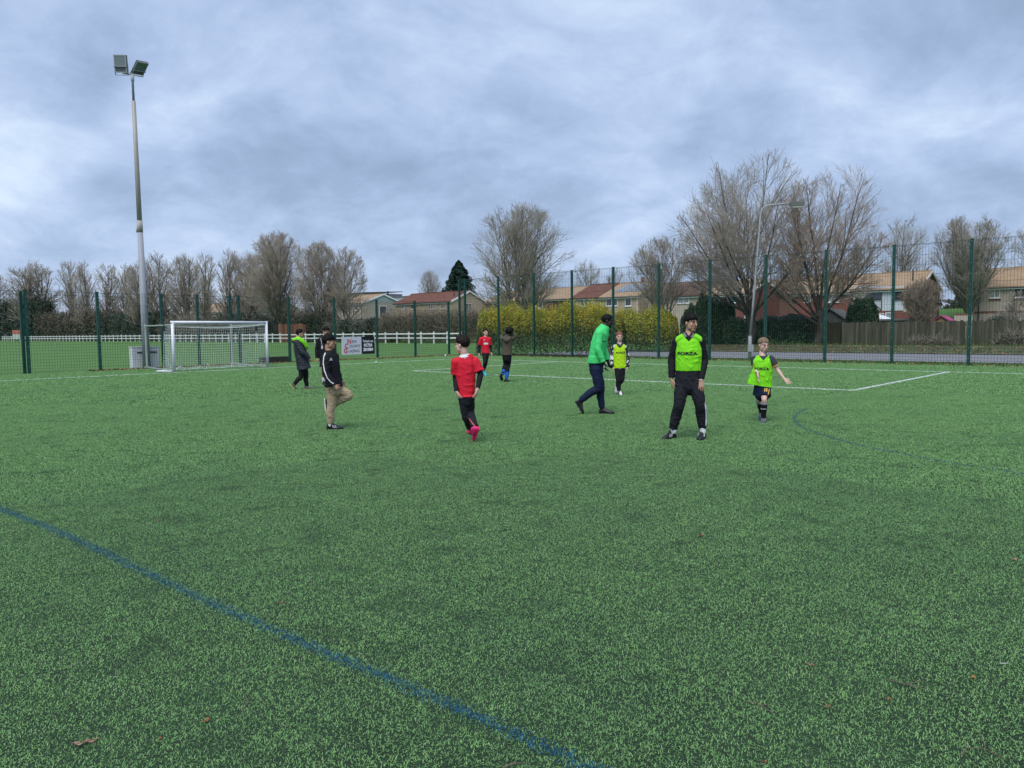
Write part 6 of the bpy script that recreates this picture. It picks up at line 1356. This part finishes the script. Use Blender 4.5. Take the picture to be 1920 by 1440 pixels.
# --- person in a long padded coat with a bib round the neck
def coat():
    p = Person((570, 730), 'person in a long dark padded coat with a lime bib round the neck', .97, 'tan'); J = p.J; yaw = 84; F = fdir(88)
    rows = [(570, 690, 0, 9, .9), (568, 680, 0, 9.5, .85), (566, 668, 0, 9.5, .82), (563.5, 652, 0, 9.8, .82), (562.5, 641, 0, 9.5, .74), (562.5, 635.5, 0, 6.4, .8), (563.3, 631, 0, 4, .95)]
    P, R, wd = torso_rings(p, rows, yaw); p.body.append(chain(P, grown(R, -.012), wd))
    aN = [J(560.5, 642, -.15), J(569.5, 661, -.21), J(579.5, 673, -.14)]; aF = [J(565, 642, .15), J(573, 661, .20), J(581, 673, .12)]
    lF = [J(571.5, 690, .05), J(573.5, 706, .05), J(575.3, 724, .06)]; lB = [J(567.5, 690, -.05), J(564, 707, -.05), J(552.5, 719.5, -.05)]
    for a in (aN, aF): p.body.append(p.arm(*a)); p.body.append(chain([J(563, 636), a[0]], [.045, .045]))
    for l in (lF, lB): p.body.append(p.leg(*l, F))
    p.body += p.hand(aN[2], (.6, .5, -.6), (0, 1, 0), (.6, 0, .6), .16, .6)
    p.head((566, 626), .250, 86, 2, neck=(563, 633), hairmat=HAIRB, style='short')
    p.finish()
    C = [(571.5, 692, 0, 14, .92), (569.5, 681, 0, 12.8, .92), (567, 668, 0, 12.2, .90), (564.5, 652, 0, 12, .90), (563, 641, 0, 11.2, .82), (563, 634.5, 0, 7.6, .9)]; CP, CR, _ = torso_rings(p, C, yaw)
    fuse('padded_coat', [chain(CP, grown(CR, .004), wd, caps=(False, False)), p.sleeve(aN, .034), p.sleeve(aF, .034), chain([J(563, 637), aN[0]], [.075, .085]), chain([J(563, 637), aF[0]], [.075, .085]), chain([J(556, 638, -.05), J(554.8, 640, 0), J(556, 638, .05)], [.05, .065, .05])], M('padded_coat_nylon', (.022, .026, .034), .5, var=.12, scale=12, bump=.1), p.o, .010, 4, .009, 23, stretch=(.5, .5, 2.2))
    fuse('neck_bib', [chain([J(556, 636.5, -.06), J(561.5, 634.5, -.14), J(570, 639, -.15), J(577, 649, -.10), J(579, 654, -.03)], [(.050, .028), (.058, .028), (.062, .028), (.055, .025), (.028, .018)], wide=V3(.5, 0, 1)), chain([J(556, 636.5, .06), J(561.5, 634.5, .13), J(570, 639, .14), J(577, 649, .08), J(579, 654, .0)], [(.050, .028), (.058, .028), (.06, .028), (.055, .025), (.028, .018)], wide=V3(.5, 0, 1)), chain([J(555.5, 637, -.08), J(554.6, 637.6, 0), J(555.5, 637, .08)], [.045, .05, .045])], LIME, p.o, .009, 3, .006, 4)
    fuse('trousers', [chain(P[:2][::-1], grown(R[:2][::-1], .0), wd), p.trouser(lF, F, .014), p.trouser(lB, F, .014)], BLK, p.o, .010, 3, .005, 5)
    p.shoe(J(570.5, 730.5, .06), J(589, 731.2, .04), Z, .275, GREYS, SOLY); p.shoe(J(545.5, 719.5, -.05), J(554.5, 733, -.05), V3(.9, 0, .55), .265, GREYS, SOLY)
coat()

# --- man in black partly hidden behind the boy on one leg
def man_black():
    p = Person((609, 721), 'man in a black top and shorts with a lanyard looking down', 1.02, 'tan'); J = p.J; yaw = 28
    rows = [(612, 678, 0, 10.2, .75), (611.5, 669, 0, 10.6, .72), (611.5, 657, 0, 10.6, .70), (611.5, 645, 0, 11, .70), (611.5, 637.5, 0, 10.4, .64), (612, 632.5, 0, 7, .7), (612.5, 629, 0, 4.2, .95)]
    P, R, wd = torso_rings(p, rows, yaw); p.body.append(chain(P, grown(R, -.012), wd))
    aL = [J(600.8, 638.5, -.04), J(596.5, 655, .0), J(596.2, 671, -.06)]; aR = [J(622.5, 639, .08), J(626, 655, .08), J(619, 663, -.16)]
    lF = [J(607.5, 674, -.02), J(606, 695, -.08), J(607, 713, .0)]; lB = [J(616.5, 674, .05), J(617, 695, .0), J(617, 712, .10)]
    for a in (aL, aR): p.body.append(p.arm(*a)); p.body.append(chain([J(612, 633.5), a[0]], [.05, .05]))
    for l in (lF, lB): p.body.append(p.leg(*l, fdir(0)))
    p.body += p.hand(aL[2], (0, -.1, -1), (1, .2, 0), (.2, -1, 0), .18, .5); p.body += p.hand(aR[2], (-.6, -.4, .2), (0, .2, 1), (0, -.8, .3), .18, .5)
    p.head((614, 621.5), .262, 40, 24, neck=(612.5, 632), hairmat=HAIRB, style='short', beard='full')
    p.finish()
    H = [(611.8, 672, 0, 11.6, .74)]+rows[2:]; HP, HR, _ = torso_rings(p, H, yaw)
    sh = fuse('hooded_top', [chain(open_top(HP), grown(open_top(HR), .016), wd, caps=(False, False)), p.sleeve(aL, .020), p.sleeve(aR, .020), chain([J(612, 635), aL[0]], [.064, .072]), chain([J(612, 635), aR[0]], [.064, .072]), chain([J(604.5, 633, .02), J(606, 631, .10), J(614, 632, .13), J(618, 633, .06)], [.05, .06, .06, .05])], BLK, p.o, .010, 3, .005, 3)
    p.ribbon('lanyard', sh, [(604, 634), (605.2, 641), (606.2, 648)], .016, M('lanyard_ribbon', (.45, .46, .48), .7)); p.ribbon('name_card', sh, [(606.2, 648), (606, 654)], .05, M('name_card', (.55, .58, .62), .5))
    fuse('shorts', [chain([P[1]+V3(0, 0, .015), P[0]], grown(R[:2][::-1], .014-.004), wd, caps=(False, True)), p.trouser(lF, fdir(0), .018, .66, .02), p.trouser(lB, fdir(0), .018, .66, .02)], BLK2, p.o, .010, 3, .005, 5)
    for l in (lF, lB): k, a = Vector(l[1]), Vector(l[2]); fuse('sock', [chain([k.lerp(a, .72), a+V3(0, 0, -.04)], [.050, .046], caps=(False, False))], WHT, p.o, .008, 2)
    p.shoe(J(608, 719, .08), J(606, 722, -.14), Z, .28, SBLK, SOLW); p.shoe(J(617, 717.5, .20), J(618, 721, .0), Z, .28, SBLK, SOLW)
man_black()
# ------------------------------------------------------------------ small things
def gull(px, py, face, lab):
    z = .3
    for _ in range(3): g = gnd(px, py, z); z = ground_z(*g)
    o = empty('gull', (g[0], g[1], z), face, lab, 'gull', 'white gulls resting on the grass field'); WH = M('gull_white', (.78, .78, .78), .7); GR = M('gull_grey', (.40, .42, .45), .7)
    v, f = chain([V3(-.24, 0, .15), V3(-.12, 0, .17), V3(.05, 0, .18), V3(.15, 0, .20), V3(.19, 0, .27), V3(.24, 0, .29)], [.012, .05, .075, .06, .04, .032], n=10); mesh('body', v, f, WH, o, True)
    for s in (-1, 1): v, f = chain([V3(.10, s*.06, .20), V3(-.08, s*.07, .19), V3(-.30, s*.03, .16)], [(.055, .02), (.05, .018), (.012, .008)], wide=Z, n=8); mesh('wing', v, f, GR, o, True)
    v, f = chain([V3(.26, 0, .285), V3(.32, 0, .275)], [.013, .006], n=6); mesh('beak', v, f, M('gull_beak', (.55, .35, .05), .5), o)
    for s in (-1, 1): v, f = chain([V3(0, s*.03, .12), V3(0, s*.03, 0)], [.008, .008], n=5); mesh('leg', v, f, M('gull_beak', (0, 0, 0)), o)
for k, (px, py) in enumerate(((40, 637.4), (66, 637.0), (111, 641.2), (188, 637.6), (216, 638.8), (227, 638.2), (254, 637.8), (258.5, 641.2))):
    gull(px, py, random.uniform(0, 6.28), ['gull left of the corner post of the fence', 'gull just right of the corner post of the fence', 'gull in front of the others near the left corner post', 'gull behind the second fence post from the left', 'larger looking gull left of the floodlight mast', 'gull lying low beside the larger one left of the mast', 'rear gull of the pair touching the floodlight mast', 'front gull of the pair touching the floodlight mast'][k])
def ball(px, py, r, lab, name='ball', cat='ball'):
    g = gnd(px, py, .02); o = empty(name, (g[0], g[1], .02), 0, lab, cat); v, f = ell((0, 0, r), (V3(1, 0, 0), V3(0, 1, 0), V3(0, 0, 1)), (r, r, r), 20, 14); mesh('cover', v, f, M('ball_white', (.75, .75, .76), .45), o, True)
    mb = MB()
    for d in (V3(0, -1, .3), V3(.9, -.3, .3), V3(-.9, -.3, .2), V3(.2, .2, 1)):
        d.normalize(); a = d.orthogonal().normalized(); b = d.cross(a); P = [d*r*1.004+(a*math.cos(t)+b*math.sin(t))*r*.34 for t in (0, 1.257, 2.513, 3.77, 5.027)]; mb.poly([p.normalized()*r*1.012+V3(0, 0, r) for p in P])
    mb.build('dark_patches', M('ball_dark', (.10, .11, .13), .5), o)['kind'] = 'stuff'
ball(705.3, 681, .048, 'small white ball on the goal line beside the advert board'); ball(835, 668.6, .065, 'white ball by the foot of the fence near its corner')
def trough():
    a, b = on_u(491, FU-.7), on_u(541, FU-.7); L = float(np.linalg.norm(b-a)); o = empty('timber_trough', (*a, 0), ANG+math.pi/2, 'low dark timber trough on the grass behind the right goalpost', 'trough'); MT = M('dark_timber', (.035, .030, .025), .9, col2=(.07, .06, .05), scale=3)
    for z in (0, .105, .21): mb = MB(); mb.box(0, L, -.02, .02, z, z+.098); mb.build('board', MT, o); mb = MB(); mb.box(0, L, .36, .40, z, z+.098); mb.build('board', MT, o)
    for x in (0, L): mb = MB(); mb.box(x-.03, x+.03, .021, .359, 0, .29); mb.build('end_board', MT, o)
    for x in (.1, L/2, L-.1): mb = MB(); mb.box(x-.03, x+.03, -.055, -.021, 0, .32); mb.build('post', MT, o)
    mb = MB(); mb.box(.03, L-.03, .021, .359, .01, .22); mb.build('soil', M('bank_soil', (0, 0, 0)), o)
trough()
def notice():
    a, b = on_v(24, 21.3), on_v(37, 21.3); z = ground_z(*a); Y = a[1]; L = float(np.linalg.norm(b-a)); o = empty('notice_board', (*a, z), ANG, 'small red topped notice board before the far left end of the white rails', 'sign')
    h = zpix(30, 619, Y)-z
    for x in (.2, L-.2): mb = MB(); mb.box(x-.05, x+.05, .02, .12, 0, h-.1); mb.build('post', M('white_rail_paint', (0, 0, 0)), o)
    mb = MB(); mb.box(0, L, -.04, .015, h*.62, h); mb.build('red_panel', M('faded_red_panel', (.45, .12, .10), .6), o); mb = MB(); mb.box(0, L, -.04, .015, h*.18, h*.615); mb.build('pale_panel', M('pale_green_panel', (.42, .50, .42), .6), o)
notice()
# fallen leaves and twigs on the near turf
def leaf(px, py, L, rz, col, lab, curl=.35):
    g = gnd(px, py, .016); o = empty('fallen_leaf', (g[0], g[1], .014), rz, lab, 'leaf'); V = []; F = []; n = 9
    for i in range(n+1):
        t = i/n; w = L*.22*math.sin(math.pi*min(1, t*1.02))**.8*(1+.12*math.sin(t*21)); x = (t-.5)*L; z = .004+curl*L*(t-.5)**2+.004*math.sin(t*9)
        V += [(x, -w, z+w*curl*.8), (x, 0, z), (x, w*.9, z+w*curl*.5)]
    for i in range(n): b = 3*i; F += [(b, b+3, b+4, b+1), (b+1, b+4, b+5, b+2)]
    mesh('blade', V, F, M('leaf_'+lab.split()[0], col, .7, var=.25, scale=60), o, True)
    mb = MB(); mb.tube([(-L*.5, 0, .012), (-L*.72, .01, .008)], .0014, 5); mb.tube([(-L*.5, 0, .006+curl*L*.25), (0, 0, .006), (L*.45, 0, .006+curl*L*.22)], .0012, 5); mb.build('stalk', M('leaf_stalk', (.16, .10, .06), .8), o)
T = 'leaf_'
for px, py, L, rz, col, lab in ((150, 1395, .052, .2, (.46, .27, .18), 'pale brown curled leaf on the near turf in the bottom left'), (172, 1390, .055, .35, (.42, .21, .15), 'rust brown narrow leaf touching the pale curled leaf'),
     (386, 1352, .036, 1.1, (.42, .10, .03), 'orange leaf scrap on the near turf left of the blue line'), (300, 1386, .022, 2.0, (.34, .10, .04), 'dark orange leaf crumb beside the pale curled leaf'), (527, 1131, .032, .7, (.40, .12, .06), 'reddish leaf scrap right above the blue line'),
     (1520, 1247, .034, 2.4, (.40, .18, .14), 'pinkish leaf scrap on the right half of the near turf'), (1824, 1271, .032, .9, (.45, .17, .03), 'bright orange leaf at the right edge of the turf'), (1668, 1312, .026, 1.7, (.36, .16, .05), 'yellow brown leaf scrap in the lower right turf'),
     (296, 976, .055, .3, (.42, .20, .16), 'salmon coloured leaf on the turf above the blue line'), (1563, 777, .10, .4, (.05, .035, .02), 'blackish leaf inside the blue arc'), (1902, 1050, .05, .5, (.50, .26, .20), 'tan leaf close to the right edge of the turf'),
     (1317, 1004, .05, 1.2, (.40, .17, .09), 'copper leaf in the middle of the right half of the turf'), (1552, 1325, .026, 2.2, (.38, .12, .05), 'brick coloured leaf crumb in the lower right turf'), (1434, 1430, .022, .4, (.36, .13, .08), 'maroon leaf crumb at the bottom edge of the turf')):
    leaf(px, py, L, rz, col, lab)
def twig(pts, lab, r=.0022, col=(.16, .115, .09)):
    P = [gnd(*q, .018) for q in pts[0]]; o = empty('fallen_twig', (*P[0], .016), 0, lab, 'twig')
    for k, br in enumerate(pts):
        Q = [gnd(*q, .018)-P[0] for q in br]; mb = MB(); n = len(Q); mb.tube([(a, b, .003+.004*math.sin(i*2.1)) for i, (a, b) in enumerate(Q)], [r*(1-.6*i/n)*(1 if k == 0 else .7) for i in range(n)], 6); mb.build('stem' if k == 0 else 'side_shoot', M('twig_'+lab.split()[0], col, .85), o, True)
twig([[(1660, 1274), (1690, 1282), (1720, 1288), (1738, 1287)], [(1700, 1284), (1722, 1279), (1740, 1280)]], 'long thin grey twig on the right half of the turf')
twig([[(1395, 1315), (1420, 1320), (1448, 1335)], [(1425, 1322), (1446, 1322)]], 'forked twig lying low in the right half of the turf')
twig([[(1802, 1416), (1812, 1404), (1846, 1402), (1885, 1424)], [(1848, 1402), (1838, 1375)]], 'bent branching twig in the bottom right corner')
twig([[(460, 1305), (466, 1318), (454, 1330), (458, 1342)]], 'crooked pale twig left of the blue line')
twig([[(945, 1439), (962, 1433), (985, 1430)]], 'short straight twig at the bottom edge near the blue line', .003)
twig([[(1875, 1244), (1891, 1245)]], 'white plastic stick lying at the right edge of the turf', .0016, (.7, .7, .7))
